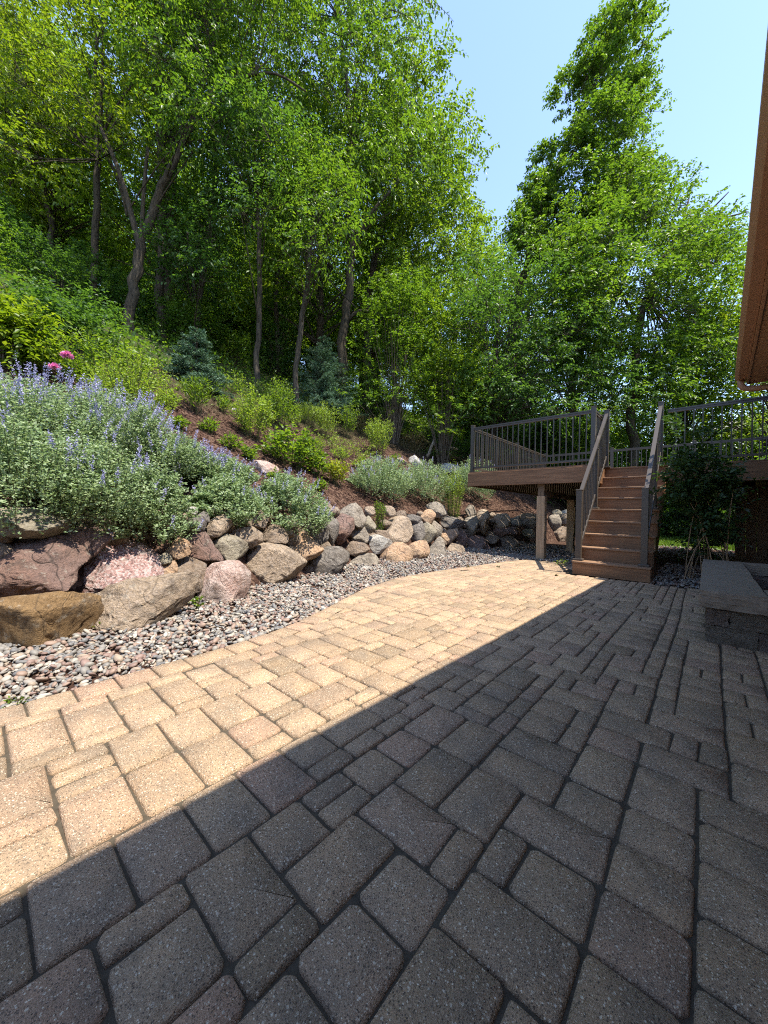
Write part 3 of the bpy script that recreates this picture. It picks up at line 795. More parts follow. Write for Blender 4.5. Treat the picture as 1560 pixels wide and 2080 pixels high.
STONES = [
 ('rust', Z3([(-75,660),(0,620),(300,612),(480,620),(555,650),(580,720),(590,790),(540,850),(420,915),(330,955),(180,1000),(0,1060),(-90,1060)]), 'long rust brown boulder with an orange top'),
 ('purple', Z3([(-120,260),(0,240),(170,260),(330,305),(430,360),(490,420),(425,460),(400,490),(395,545),(340,600),(200,630),(0,650),(-130,640)]), 'broad purple grey boulder with cracked face'),
 ('pink', Z3([(400,480),(470,430),(560,390),(700,305),(790,280),(900,290),(960,370),(970,440),(940,520),(760,570),(570,625),(470,605),(400,585)]), 'rough pink granite boulder'),
 ('tan', Z3([(560,620),(740,545),(870,520),(1080,495),(1130,530),(1165,640),(1185,740),(1080,795),(920,845),(770,870),(690,850),(620,810),(580,700)]), 'angular tan boulder with a diagonal crack'),
 ('brown', Z3([(1070,430),(1130,390),(1190,400),(1240,440),(1250,490),(1230,600),(1170,610),(1130,530),(1080,495)]), None),
 ('rose', Z3([(1215,650),(1240,530),(1290,425),(1370,415),(1430,445),(1480,500),(1520,620),(1525,705),(1400,715),(1290,730),(1225,710)]), 'upright rose and white boulder'),
 ('orange', Z3([(935,490),(1000,440),(1060,418),(1075,460),(1060,500),(950,520)]), None),
 ('olive', Z3([(970,395),(1010,372),(1042,400),(1032,432),(985,445)]), None),
 ('orange', Z3([(1015,350),(1080,278),(1150,340),(1155,385),(1060,410),(1015,390)]), None),
 ('purple', Z3([(1075,245),(1120,215),(1220,245),(1290,295),(1340,365),(1355,415),(1270,425),(1235,420),(1155,370),(1110,310)]), 'flat purple brown boulder'),
 ('olive', Z3([(1295,290),(1370,252),(1440,265),(1495,340),(1505,380),(1410,440),(1350,420),(1305,330)]), 'grey green faceted boulder'),
 ('tan', Z3([(1238,235),(1270,168),(1330,138),(1392,148),(1408,180),(1375,245),(1300,275),(1240,265)]), None),
 ('slate', Z3([(1138,185),(1170,140),(1210,148),(1248,190),(1243,235),(1180,245),(1140,215)]), None),
 ('slate', Z3([(1212,142),(1240,118),(1272,128),(1268,172),(1230,185)]), None),
 ('white', Z3([(1128,112),(1160,88),(1198,103),(1188,138),(1130,135)]), None),
 ('olive', Z3([(-60,90),(100,90),(330,130),(375,210),(340,285),(180,270),(-60,260)]), None),
 ('purple', Z3([(380,290),(460,215),(560,205),(650,290),(620,370),(500,430),(430,370)]), None),
 ('tan', Z5([(45,985),(120,952),(200,957),(262,988),(268,1042),(190,1085),(165,1078),(105,1015)]), None),
 ('brown', Z5([(258,960),(340,938),(412,968),(418,1012),(390,1050),(330,1046),(268,1015)]), None),
 ('orange', Z5([(398,1030),(430,983),(500,978),(570,1018),(622,1068),(624,1122),(570,1155),(500,1136),(418,1095)]), 'rusty orange brown boulder with flowing seams'),
 ('tan', Z5([(125,1185),(180,1128),(240,1048),(330,1036),(410,1078),(482,1138),(524,1190),(528,1255),(500,1300),(350,1310),(200,1300),(138,1250)]), 'big rounded tan grey boulder'),
 ('slate', Z5([(508,1162),(590,1140),(640,1068),(720,1078),(784,1108),(772,1162),(692,1235),(620,1268),(530,1280),(513,1215)]), 'dark boulder with a pale top'),
 ('slate', Z5([(512,985),(540,905),(582,896),(642,988),(658,1052),(600,1064),(556,1012)]), None),
 ('slate', Z5([(588,900),(650,862),(692,918),(718,1000),(712,1052),(670,1068),(648,990)]), None),
 ('purple', Z5([(688,888),(730,876),(802,918),(808,960),(762,1012),(742,1055),(712,1055),(712,970)]), None),
 ('grey', Z5([(712,830),(770,812),(852,848),(878,900),(852,960),(800,935),(760,895),(718,872)]), None),
 ('grey', Z5([(778,1000),(810,946),(862,958),(894,1010),(884,1054),(798,1054)]), None),
 ('brown', Z5([(752,1072),(780,1038),(850,1048),(898,1080),(882,1104),(810,1125),(762,1104)]), None),
 ('grey', Z5([(775,1155),(850,1112),(922,1107),(950,1140),(935,1180),(850,1200),(780,1210),(762,1190)]), None),
 ('white', Z5([(886,1008),(940,998),(1002,1033),(1034,1066),(1002,1100),(940,1116),(906,1082)]), None),
 ('orange', Z5([(955,1135),(1030,1058),(1080,1043),(1144,1088),(1155,1165),(1100,1185),(980,1170)]), 'orange slab at the foot of the wall'),
 ('orange', Z5([(1115,1080),(1190,1032),(1234,1038),(1250,1140),(1155,1165)]), None),
 ('tan', Z5([(966,980),(988,888),(1060,897),(1134,928),(1155,980),(1112,1044),(1040,1044),(998,1014)]), 'large square tan boulder'),
 ('brown', Z5([(926,990),(960,973),(1024,1000),(1014,1034),(950,1024)]), None),
 ('slate', Z5([(1128,1032),(1148,918),(1192,938),(1224,1000),(1194,1046)]), None),
 ('olive', Z5([(1197,942),(1230,922),(1272,953),(1294,1000),(1274,1044),(1218,1034)]), None),
 ('grey', Z5([(1258,940),(1290,922),(1324,970),(1314,1014),(1283,994)]), None),
 ('orange', Z5([(1197,890),(1220,858),(1260,852),(1284,890),(1262,934),(1213,929)]), None),
 ('grey', Z5([(1228,820),(1290,808),(1333,828),(1354,882),(1290,900),(1258,854)]), None),
 ('slate', Z5([(1282,912),(1350,887),(1420,917),(1464,928),(1444,968),(1380,970),(1318,950)]), None),
 ('orange', Z5([(1306,1022),(1340,967),(1402,962),(1419,1000),(1384,1044),(1338,1060)]), None),
 ('grey', Z5([(1247,1080),(1280,1012),(1322,1048),(1344,1120),(1304,1140),(1258,1120)]), None),
 ('tan', Z5([(1347,1088),(1380,1052),(1432,1062),(1454,1098),(1404,1120)]), None),
 ('olive', Z5([(856,922),(900,892),(934,940),(904,990),(862,964)]), None),
 ('tan', Z5([(565,842),(620,797),(673,828),(684,864),(600,886)]), None),
 ('purple', Z5([(1406,1012),(1430,957),(1463,978),(1469,1034),(1432,1066)]), None),
 ('purple', Z5([(1446,1085),(1468,1008),(1530,1006),(1562,1040),(1575,1100),(1480,1108)]), None),
 ('brown', Z5([(85,925),(150,868),(250,856),(304,900),(274,955),(150,958)]), None),
 ('tan', Z5([(-10,905),(50,882),(88,920),(54,980),(-10,998)]), None),
 ('white', Z5([(838,1198),(870,1183),(908,1195),(898,1222),(850,1218)]), None),
 ('tan', Z5([(985,832),(1040,836),(1050,884),(990,894)]), None),
 ('tan', Z5([(870,845),(920,836),(930,884),(885,894)]), None),
 ('brown', Z5([(1050,870),(1100,860),(1115,905),(1065,915)]), None),
 ('slate', Z5([(1110,880),(1190,905),(1200,935),(1140,925)]), None),
 ('grey', Z2([(245,605),(370,588),(404,700),(374,825),(290,806),(256,700)]), None),
 ('tan', Z2([(386,560),(500,536),(524,620),(464,806),(398,786),(382,640)]), None),
 ('tan', Z2([(526,650),(580,586),(700,576),(754,640),(744,706),(620,751),(528,745)]), None),
 ('purple', Z2([(536,750),(640,716),(854,710),(804,796),(700,806),(640,866),(578,806)]), None),
 ('brown', Z2([(616,922),(660,838),(750,816),(814,880),(855,974),(824,1034),(648,1014)]), None),
 ('brown', Z2([(466,880),(540,806),(624,858),(614,906),(520,921)]), None),
 ('purple', Z2([(228,965),(260,818),(330,838),(524,930),(505,990),(340,1015)]), None),
 ('grey', Z2([(250,560),(280,480),(340,500),(370,590),(260,610)]), None),
 ('brown', Z2([(860,600),(960,570),(1090,600),(1080,740),(900,740)]), None),
 ('olive', Z2([(900,770),(990,750),(1035,840),(960,850)]), None),
 ('brown', Z2([(840,905),(900,890),(960,950),(930,985),(860,970)]), None),
 ('brown', Z2([(970,940),(1030,905),(1090,940),(1080,990),(1000,990)]), None),
 ('grey', Z2([(760,640),(860,600),(900,700),(800,720)]), None),
 ('grey', Z2([(1200,600),(1290,590),(1330,680),(1300,760),(1210,760)]), None),
 ('brown', Z2([(1210,780),(1330,720),(1430,740),(1430,900),(1220,900)]), None),
 ('tan', Z2([(1310,600),(1370,580),(1435,620),(1435,690),(1340,700)]), None),
 ('olive', Z2([(1240,545),(1310,530),(1340,570),(1290,600)]), None),
 ('white', Z2([(1350,540),(1430,530),(1440,580),(1380,590)]), None),
]
def build_wall():
    root = empty('boulder_wall', (-3.3, 3.0, 0))
    tag(root, 'dry stacked retaining wall of mixed granite and sandstone boulders', 'wall')
    for k, (mk, poly, lab) in enumerate(STONES):
        P = np.array(poly); cx, cy_ = P.mean(0)
        h = P[:, 1].max() - P[:, 1].min(); wd = P[:, 0].max() - P[:, 0].min()
        t = wall_depth(cx, cy_)
        # stones whose foot touches the gravel sit where their foot is
        if P[:, 1].max() > 1100 and cx < 960:
            yb = P[:, 1].max()
            zc = on_z(cx, yb - h * .08, 0.0); tb = depth_of(zc)
            t = min(t, tb + .12 * wd * tb / F_PX * 2)
        if k == 3: t -= .16
        if k == 2: t += .05
        sub = 5 if wd > 120 else (4 if wd > 34 else 3)
        c = 1 + 3.0 / max(wd, 20)
        P2 = (P - P.mean(0)) * c + P.mean(0)
        o = rock('boulder', P2, RK[mk], root, t, .5 if k == 0 else .36, k, sub, tilt={0: -.30, 3: -.02, 5: .12, 20: .15}.get(k, .35))
        if lab: o['label'] = lab
    # filler stones deep in the gaps so that no soil shows between
    r = random.Random(5)
    fill = []
    for k in range(150):
        v = r.uniform(-1.2, 9.5); z = r.uniform(.05, .8)
        fill.append((wall_u(v) - .20 - .42 * z, v, z, r.uniform(.07, .13)))
    V0, F0 = ICO2
    Vs = []; Fs = []
    for q, (x, y, z, s) in enumerate(fill):
        wob = 1 + RNG.normal(size=len(V0)) * .06
        Vs.append(V0 * wob[:, None] * np.array([s, s * r.uniform(.8, 1.4), s * r.uniform(.6, .9)]) + np.array([x, y, z])); Fs.append(F0 + q * len(V0))
    me = arr_mesh('filler_stones', np.concatenate(Vs), np.concatenate(Fs))
    o = mesh_obj('filler_stones', me, RK['brown'], root, True); o['kind'] = 'stuff'
    # left run outside the frame
    for k in range(14):
        v = -.5 - k % 7 * .45; z = .2 if k < 7 else .6
        P = np.array([wall_u(v) - .1 - .42 * z, v, z])
        V0, F0 = ico(3); s = r.uniform(.22, .3)
        W = V0 * np.array([s * .8, s, s * .75]) * (1 + RNG.normal(size=len(V0)) * .02)[:, None]
        o = mesh_obj('boulder', arr_mesh('boulder', W, F0), RK[r.choice(['tan', 'brown', 'grey', 'purple'])], None, True)
        o.parent = root; o.location = tuple(P - np.array(root.location))
build_wall()
def loose_rock(poly, mk, label, seed):
    c = np.mean(poly, 0); p, t = hit(c[0], max(q[1] for q in poly) - 3)
    o = rock('rock', poly, RK[mk], None, t, .4, seed, 4); tag(o, label, 'rock')
loose_rock([(512, 950), (522, 936), (545, 935), (566, 950), (562, 964), (520, 966)], 'rose', 'pink and white rock nested between the catmint and the mulch', 301)
loose_rock([(829, 928), (846, 925), (860, 940), (858, 950), (834, 946)], 'white', 'squared pale slab rock on the upper slope near the stump', 302)
loose_rock([(800, 936), (812, 929), (828, 938), (822, 944)], 'tan', 'small flat tan rock left of the squared pale slab', 303)
loose_rock([(893, 948), (912, 940), (940, 952), (930, 966), (900, 962)], 'white', 'pale weathered rock beside the deck corner', 304)
loose_rock([(462, 831), (478, 827), (486, 833), (470, 838)], 'white', 'flat white rock on the mulch below the dark conifer', 305)

# ------------------------------------------------------------------ deck
RH, TD, V0S = .187, .239, 5.604
USL, USR = -1.428, -.520
D = 9 * RH; VB = 6.888; V9 = V0S + 8 * TD; UL, UB = -3.684, -1.456; VBACK = 11.356; UR = 1.45; HR = .923
def railing(deck, name, a, b, zbase, posts=(True, True), mid=(), label=None, n_gap=.104, fr=.0):
    """straight horizontal railing from a to b (x,y): rails on the part itself, posts and balusters as sub-parts"""
    a = Vector((*a, 0)); b = Vector((*b, 0)); L = (b - a).length; d = (b - a) / L
    mb = MB(); zt = zbase + HR
    P = lambda s, z: (a + d * s + Vector((0, 0, z)))
    mb.bar(P(0, zt - .012), P(L, zt - .012), .048, .024); mb.bar(P(0, zt - .040), P(L, zt - .040), .030, .034)
    mb.bar(P(0, zbase + .085), P(L, zbase + .085), .030, .036)
    rl = mb.build(name, M['rail'], deck)
    if label: rl['label'] = label
    ss = ([0] if posts[0] else []) + [m * L for m in mid] + ([L] if posts[1] else [])
    for s in ss:
        m = MB(); q = P(s, 0); h = .034
        m.box((q.x - h, q.y - h, zbase), (q.x + h, q.y + h, zt + .035)); m.box((q.x - h - .006, q.y - h - .006, zt + .035), (q.x + h + .006, q.y + h + .006, zt + .052), .004)
        m.box((q.x - h - .014, q.y - h - .014, zbase + .001), (q.x + h + .014, q.y + h + .014, zbase + .022), .003)
        m.build('post', M['rail'], rl)
    nb = max(1, int(L / n_gap)); me = None
    for k in range(1, nb):
        s = L * k / nb
        if any(abs(s - q) < .055 for q in ss): continue
        q = P(s, 0)
        if me is None:
            m = MB(); m.box((-.0085, -.0085, zbase + .10), (.0085, .0085, zt - .055)); o = m.build('baluster', M['rail'], None); me = o.data
        else: o = bpy.data.objects.new('baluster', me); link(o)
        o.location = (q.x, q.y, 0); o.parent = rl; o.matrix_parent_inverse = Matrix()
    return rl
def build_deck():
    deck = empty('deck', (0, 0, 0)); tag(deck, 'raised composite deck with bronze metal railings on timber posts', 'deck')
    # boards running along u; front part and recessed right part
    bw = .140
    v = VB - .06; k = 0
    while v < VBACK + .05:
        x1 = UL - .04; x2 = (UB + .04) if v + bw < V9 + .02 else UR
        m = MB(); m.box((x1, v, D - .026), (x2, v + bw - .005, D), .003); m.build('deck_board', M['fascia_u'], deck); v += bw; k += 1
    def fascia(a, b, mat):
        m = MB(); m.box(a, b, .003); return m.build('fascia_board', mat, deck)
    zb = D - .297
    fascia((UL - .06, VB - .085, zb), (UB + .05, VB - .061, D - .028), M['fascia_u'])
    fascia((UL - .062, VB - .060, zb), (UL - .040, VBACK + .04, D - .028), M['fascia_v'])
    fascia((UB + .05, VB - .085, zb), (UB + .072, V9 + .0, D - .028), M['fascia_v'])
    fascia((USR + .002, V9 + .004, zb), (UR, V9 + .028, D - .028), M['fascia_u'])
    fascia((UL - .06, VBACK + .042, zb), (UR, VBACK + .064, D - .028), M['fascia_u'])
    # joists
    x = UL - .02
    while x < UR:
        v1 = VB - .055 if x < UB + .03 else V9 + .032
        m = MB(); m.box((x, v1, D - .265), (x + .038, VBACK + .03, D - .03)); m.build('joist', M['joist'], deck); x += .405
    for bx in (-2.30, .95):
        v1 = VB + .02 if bx < UB else V9 + .05
        m = MB(); m.box((bx - .05, v1, D - .51), (bx - .004, VBACK - .1, D - .268)); m.box((bx + .004, v1, D - .51), (bx + .05, VBACK - .1, D - .268)); m.build('beam', M['joist'], deck)
        for vv in (v1 + .07, v1 + 2.0, VBACK - .35):
            m = MB(); m.box((bx - .072, vv - .072, -.08), (bx + .072, vv + .072, D - .512), .006); m.build('support_post', M['timber'], deck)
            g = MB(); g.box((bx - .11, vv - .11, -.08), (bx + .11, vv + .11, -.012)); g.build('footing', M['cap'], deck)
    x = .38
    while x < UR:
        m = MB(); m.box((x, 9.4, -.05), (x + .138, 9.425, D - .27)); m.build('shade_fill_board', M['joist'], deck); x += .142  # added boards, stand in for the dark under the deck and hide the lawn
    railing(deck, 'railing', (UL, VB), (UB, VB), D, label='front railing above the wide fascia board')
    railing(deck, 'railing', (UL, VB + .06), (UL, VBACK), D, (False, True), (.52,), label='left railing running back along the hill side')
    railing(deck, 'railing', (UL + .06, VBACK), (UR, VBACK), D, (False, True), (.33, .66), label='rear railing at the far side')
    railing(deck, 'railing', (UB, VB + .05), (UB, V9 + .06), D, (False, True), label='short return railing beside the stair head')
    railing(deck, 'railing', (USR - .0, V9 + .08), (UR, V9 + .08), D, (False, True), label='right front railing behind the shrub')
build_deck()
def build_stairs():
    st = empty('stairs', (0, 0, 0)); tag(st, 'brown composite deck stairs of nine risers with metal handrails', 'stairs')
    for k in range(1, 10):
        v = V0S + (k - 1) * TD
        m = MB(); m.box((USL + .012, v + .022, (k - 1) * RH), (USR - .012, v + .040, k * RH - .027)); m.build('riser', M['fascia_u'], st)
        if k < 9:
            m = MB(); m.box((USL, v, k * RH - .026), (USR, v + TD * .5, k * RH), .004); m.box((USL, v + TD * .5 + .004, k * RH - .026), (USR, v + TD + .022, k * RH), .004)
            m.build('tread', M['tread'], st)
    for x in (USL + .0, USR - .012, (USL + USR) / 2):
        poly = [(V0S + .042, 0)]
        for k in range(1, 9):
            v = V0S + (k - 1) * TD + .041; poly += [(v, (k - 1) * RH if k > 1 else .12), (v, k * RH - .028)]
        poly += [(V9 + .04, 8 * RH - .028), (V9 + .04, D - .35), (V9 - .1, D - .5), (V0S + .35, 0)]
        m = MB(); m.prism(poly, 'x', x + .001, x + .011); m.build('stringer', M['fascia_v'], st)
    for x, lab in ((USL + .055, 'left stair railing'), (USR - .085, 'right stair railing')):
        vA = V0S + .13; vB = V9 - .06
        zA = RH; zB = D
        tA = RH + .965; tB = D + .99
        m = MB()
        m.bar((x, vA + .02, tA - .035), (x, vB, tB - .035), .050, .030); m.bar((x, vA + .02, tA - .075), (x, vB, tB - .075), .030, .040)
        m.bar((x, vA + .02, tA - .80), (x, vB, tB - .80), .030, .040)
        rl = m.build('stair_railing', M['rail'], st); rl['label'] = lab
        vM = V0S + 4 * TD + .12
        for v, zb, ztop in ((vA, zA, tA + .03), (vM, 5 * RH, tA + (tB - tA) * (vM - vA) / (vB - vA) - .09), (vB + .03, D, tB + .03)):
            h = .036
            q = MB(); q.box((x - h, v - h, zb), (x + h, v + h, ztop)); q.box((x - h - .006, v - h - .006, ztop), (x + h + .006, v + h + .006, ztop + .016), .004)
            q.box((x - h - .026, v - h - .026, zb + .001), (x + h + .026, v + h + .026, zb + .028), .004)
            q.build('newel_post', M['rail'], rl)
        me = None; nb = 19
        for k in range(1, nb):
            f = k / nb; v = vA + (vB - vA) * f; z = tA + (tB - tA) * f
            if abs(v - vM) < .05: continue
            if me is None:
                q = MB(); q.box((-.0085, -.0085, -.80), (.0085, .0085, -.07)); o = q.build('baluster', M['rail'], None); me = o.data
            else: o = bpy.data.objects.new('baluster', me); link(o)
            o.location = (x, v, z); o.parent = rl; o.matrix_parent_inverse = Matrix()
build_stairs()

# ------------------------------------------------------------------ planter
def build_planter():
    pl = empty('planter', (0, 0, 0)); tag(pl, 'low square planter of split concrete blocks with a wide pale cap', 'planter')
    u0, u1, v0, v1, zt = .0, 2.6, 3.27, 5.62, .345
    r = random.Random(3)
    def rough_block(a, b, name, mat):
        bm = bmesh.new(); bmesh.ops.create_cube(bm, size=1)
        for q in bm.verts: q.co = Vector([(a[i] + b[i]) / 2 + q.co[i] * (b[i] - a[i]) for i in range(3)])
        bmesh.ops.subdivide_edges(bm, edges=bm.edges[:], cuts=9, use_grid_fill=True)
        off = Vector((r.uniform(-20, 20), r.uniform(-20, 20), 0))
        for q in bm.verts:
            n_ = noise.noise_vector(q.co * 19 + off) * .010 + noise.noise_vector(q.co * 60 + off) * .006
            if name == 'cap_stone' and q.co.z > b[2] - .012: n_.z *= .25
            q.co += n_
        me = bpy.data.meshes.new(name); bm.to_mesh(me); bm.free()
        return mesh_obj(name, me, mat, pl, False)
    ch = .115
    for c in range(2):
        z0 = c * ch + (0.002 if c else -.03); z1 = (c + 1) * ch - .004
        # front wall blocks along u
        x = u0 + (.0 if c else .0)
        first = .115 if c else .25
        while x < u1:
            L = first if x == u0 else r.choice([.30, .36, .42]); rough_block((x + .003, v0, z0), (min(x + L, u1) - .003, v0 + .2, z1), 'block', M['block']); x += L
        y = v0 + .203
        while y < v1:
            L = r.choice([.28, .34, .4]); rough_block((u0, y + .003, z0), (u0 + .2, min(y + L, v1) - .003, z1), 'block', M['block']); y += L
        x = u0 + .205
        while x < u1:
            L = r.choice([.34, .42]); rough_block((x, v1 - .2, z0), (min(x + L, u1) - .004, v1, z1), 'block', M['block']); x += L
    zc = .235
    rough_block((u0 - .035, v0 - .04, zc), (u0 + .285, v1 + .03, zt), 'cap_stone', M['cap'])
    x = u0 + .289
    for L in (.62, .62, .62, .6):
        rough_block((x, v0 - .04, zc), (x + L - .005, v0 + .30, zt), 'cap_stone', M['cap'])
        rough_block((x, v1 - .14, zc), (x + L - .005, v1 + .03, zt), 'cap_stone', M['cap']); x += L
    m = MB(); m.box((u0 + .2, v0 + .2, -.03), (u1, v1 - .2, .04)); m.build('soil', M['ground'], pl)
build_planter()

# ------------------------------------------------------------------ house eave on the right
EU_, EZ, EEND = .155, 2.60, 6.62
def build_house():
    h = empty('house', (0, 0, 0)); tag(h, 'house corner with brown gutter and ribbed brown soffit overhead', 'house')
    W0 = 1.05
    # gutter: K profile along v
    prof = [(.0, .0), (.075, .0), (.082, .012), (.105, .06), (.105, .118), (.092, .118), (.092, .108), (-.0, .108)]
    m = MB(); m.prism([(EU_ + .105 - p[0], EZ + p[1]) for p in prof], 'y', -5.5, EEND); m.build('gutter', M['eave'], h)
    m = MB(); m.box((EU_ + .108, -5.5, EZ - .045), (EU_ + .128, EEND - .02, EZ + .12)); m.build('fascia_board', M['eave'], h)
    y = -5.4
    while y < EEND - .05:
        L = min(.305, EEND - .03 - y)
        s = MB(); s.box((EU_ + .13, y, EZ - .028), (W0, y + L - .004, EZ - .018))
        for q in range(3): s.box((EU_ + .13, y + .04 + q * .098, EZ - .036), (W0, y + .05 + q * .098, EZ - .028))
        s.build('soffit_panel', M['soffit'], h); y += .305
    m = MB(); m.box((W0, -5.5, -.05), (W0 + 7, 6.1, EZ - .017)); m.build('wall', M['siding'], h)
    m = MB(); m.box((1.62, 6.13, -.05), (8.0, 12.4, 5.25)); m.build('wall', M['siding'], h)  # unseen house wing, added to shade the right deck railing
    m = MB(); m.prism([(1.2, 5.20), (1.2, 5.36), (4.8, 7.3), (8.4, 5.36), (8.4, 5.20)], 'y', 5.7, 12.9); m.build('roof', M['shingle'], h)  # roof of the added wing, its overhang widens that shade
    # roof slope
    m = MB(); m.prism([(EU_ + .02, EZ + .118), (EU_ + .02, EZ + .15), (5.0, EZ + 2.35), (9.7, EZ + .15), (9.7, EZ + .118), (5.0, EZ + 2.3)], 'y', -5.5, EEND); m.build('roof', M['shingle'], h)
    # gable end trim and downspout elbow
    m = MB(); m.box((EU_ + .132, EEND - .028, EZ - .04), (W0 + 3, EEND - .004, EZ + .10)); m.build('rake_board', M['eave'], h)
    m = MB(); m.tube([(EU_ + .055, EEND - .09, EZ + .0), (EU_ + .055, EEND - .09, EZ - .06), (EU_ + .085, EEND - .08, EZ - .10), (EU_ + .16, EEND - .07, EZ - .125), (W0 - .06, EEND - .3, EZ - .20), (W0 - .03, EEND - .38, EZ - .24), (W0 - .03, EEND - .40, .1)], .036, 10); m.build('downspout', M['eave'], h, True)
build_house()
for _o in bpy.data.objects:
    if _o.name == 'house': _o.location = (-.052, 0, 0); _o.rotation_euler = (0, 0, -.020)

# ------------------------------------------------------------------ neighbours seen through the railing
def build_neighbours():
    c = at(1440, 930, 24); g = float(tz(c[0], c[1]))
    pv = empty('pavilion', (float(c[0]), float(c[1]), g)); tag(pv, 'pale hipped canopy roof on slim posts beyond the rear railing', 'pavilion')
    R = np.array([CR[0], CR[1], 0]); R /= np.linalg.norm(R); Fw = np.array([CF[0], CF[1], 0]); Fw /= np.linalg.norm(Fw)
    ze = at(1440, 918, 24)[2]; zp = at(1440, 884, 24)[2]
    K = [c + R * a + Fw * b for a, b in ((-3.6, -1.6), (2.9, -1.6), (2.9, 2.6), (-3.6, 2.6))]
    pk = [c + R * a for a in (-.9, .4)]
    m = MB(); V = [(k[0], k[1], ze) for k in K] + [(k[0], k[1], ze - .22) for k in K] + [(p[0] + Fw[0] * .5, p[1] + Fw[1] * .5, zp) for p in pk]
    m.add(V, [(0, 1, 9, 8), (1, 2, 9), (2, 3, 8, 9), (3, 0, 8), (0, 4, 5, 1), (1, 5, 6, 2), (2, 6, 7, 3), (3, 7, 4, 0), (7, 6, 5, 4)]); m.build('roof', M['pale_roof'], pv)
    for k in K:
        q = c + (k - c) * .93; m = MB(); m.box((q[0] - .06, q[1] - .06, g - .1), (q[0] + .06, q[1] + .06, ze - .2)); m.build('post', M['white'], pv)
    c = at(1640, 900, 27); g = float(tz(c[0], c[1]))
    hs = empty('house', (float(c[0]), float(c[1]), g)); tag(hs, 'distant neighbouring house with a grey gable roof at the right edge', 'house')
    ze = at(1640, 905, 27)[2]; zp = at(1640, 815, 27)[2]
    def P(a, b, z): q = c + R * a + Fw * b; return (q[0], q[1], z)
    m = MB(); m.add([P(-4, 0, g - .2), P(5, 0, g - .2), P(5, 7, g - .2), P(-4, 7, g - .2), P(-4, 0, ze), P(5, 0, ze), P(5, 7, ze), P(-4, 7, ze), P(.5, 0, zp - .2), P(.5, 7, zp - .2)],
          [(0, 1, 5, 8, 4), (1, 2, 6, 5), (2, 3, 7, 9, 6), (3, 0, 4, 7)]); m.build('wall', M['siding'], hs)
    m = MB()
    for sx, x in ((1, -4.6), (-1, 5.6)):
        m.add([P(x, -.5, ze - .25), P(.5, -.5, zp), P(.5, 7.5, zp), P(x, 7.5, ze - .25), P(x, -.5, ze - .05), P(.5, -.5, zp + .2), P(.5, 7.5, zp + .2), P(x, 7.5, ze - .05)],
              [(0, 1, 2, 3), (7, 6, 5, 4), (0, 4, 5, 1), (1, 5, 6, 2), (2, 6, 7, 3), (3, 7, 4, 0)])
    m.build('roof', M['grey_roof'], hs)
build_neighbours()

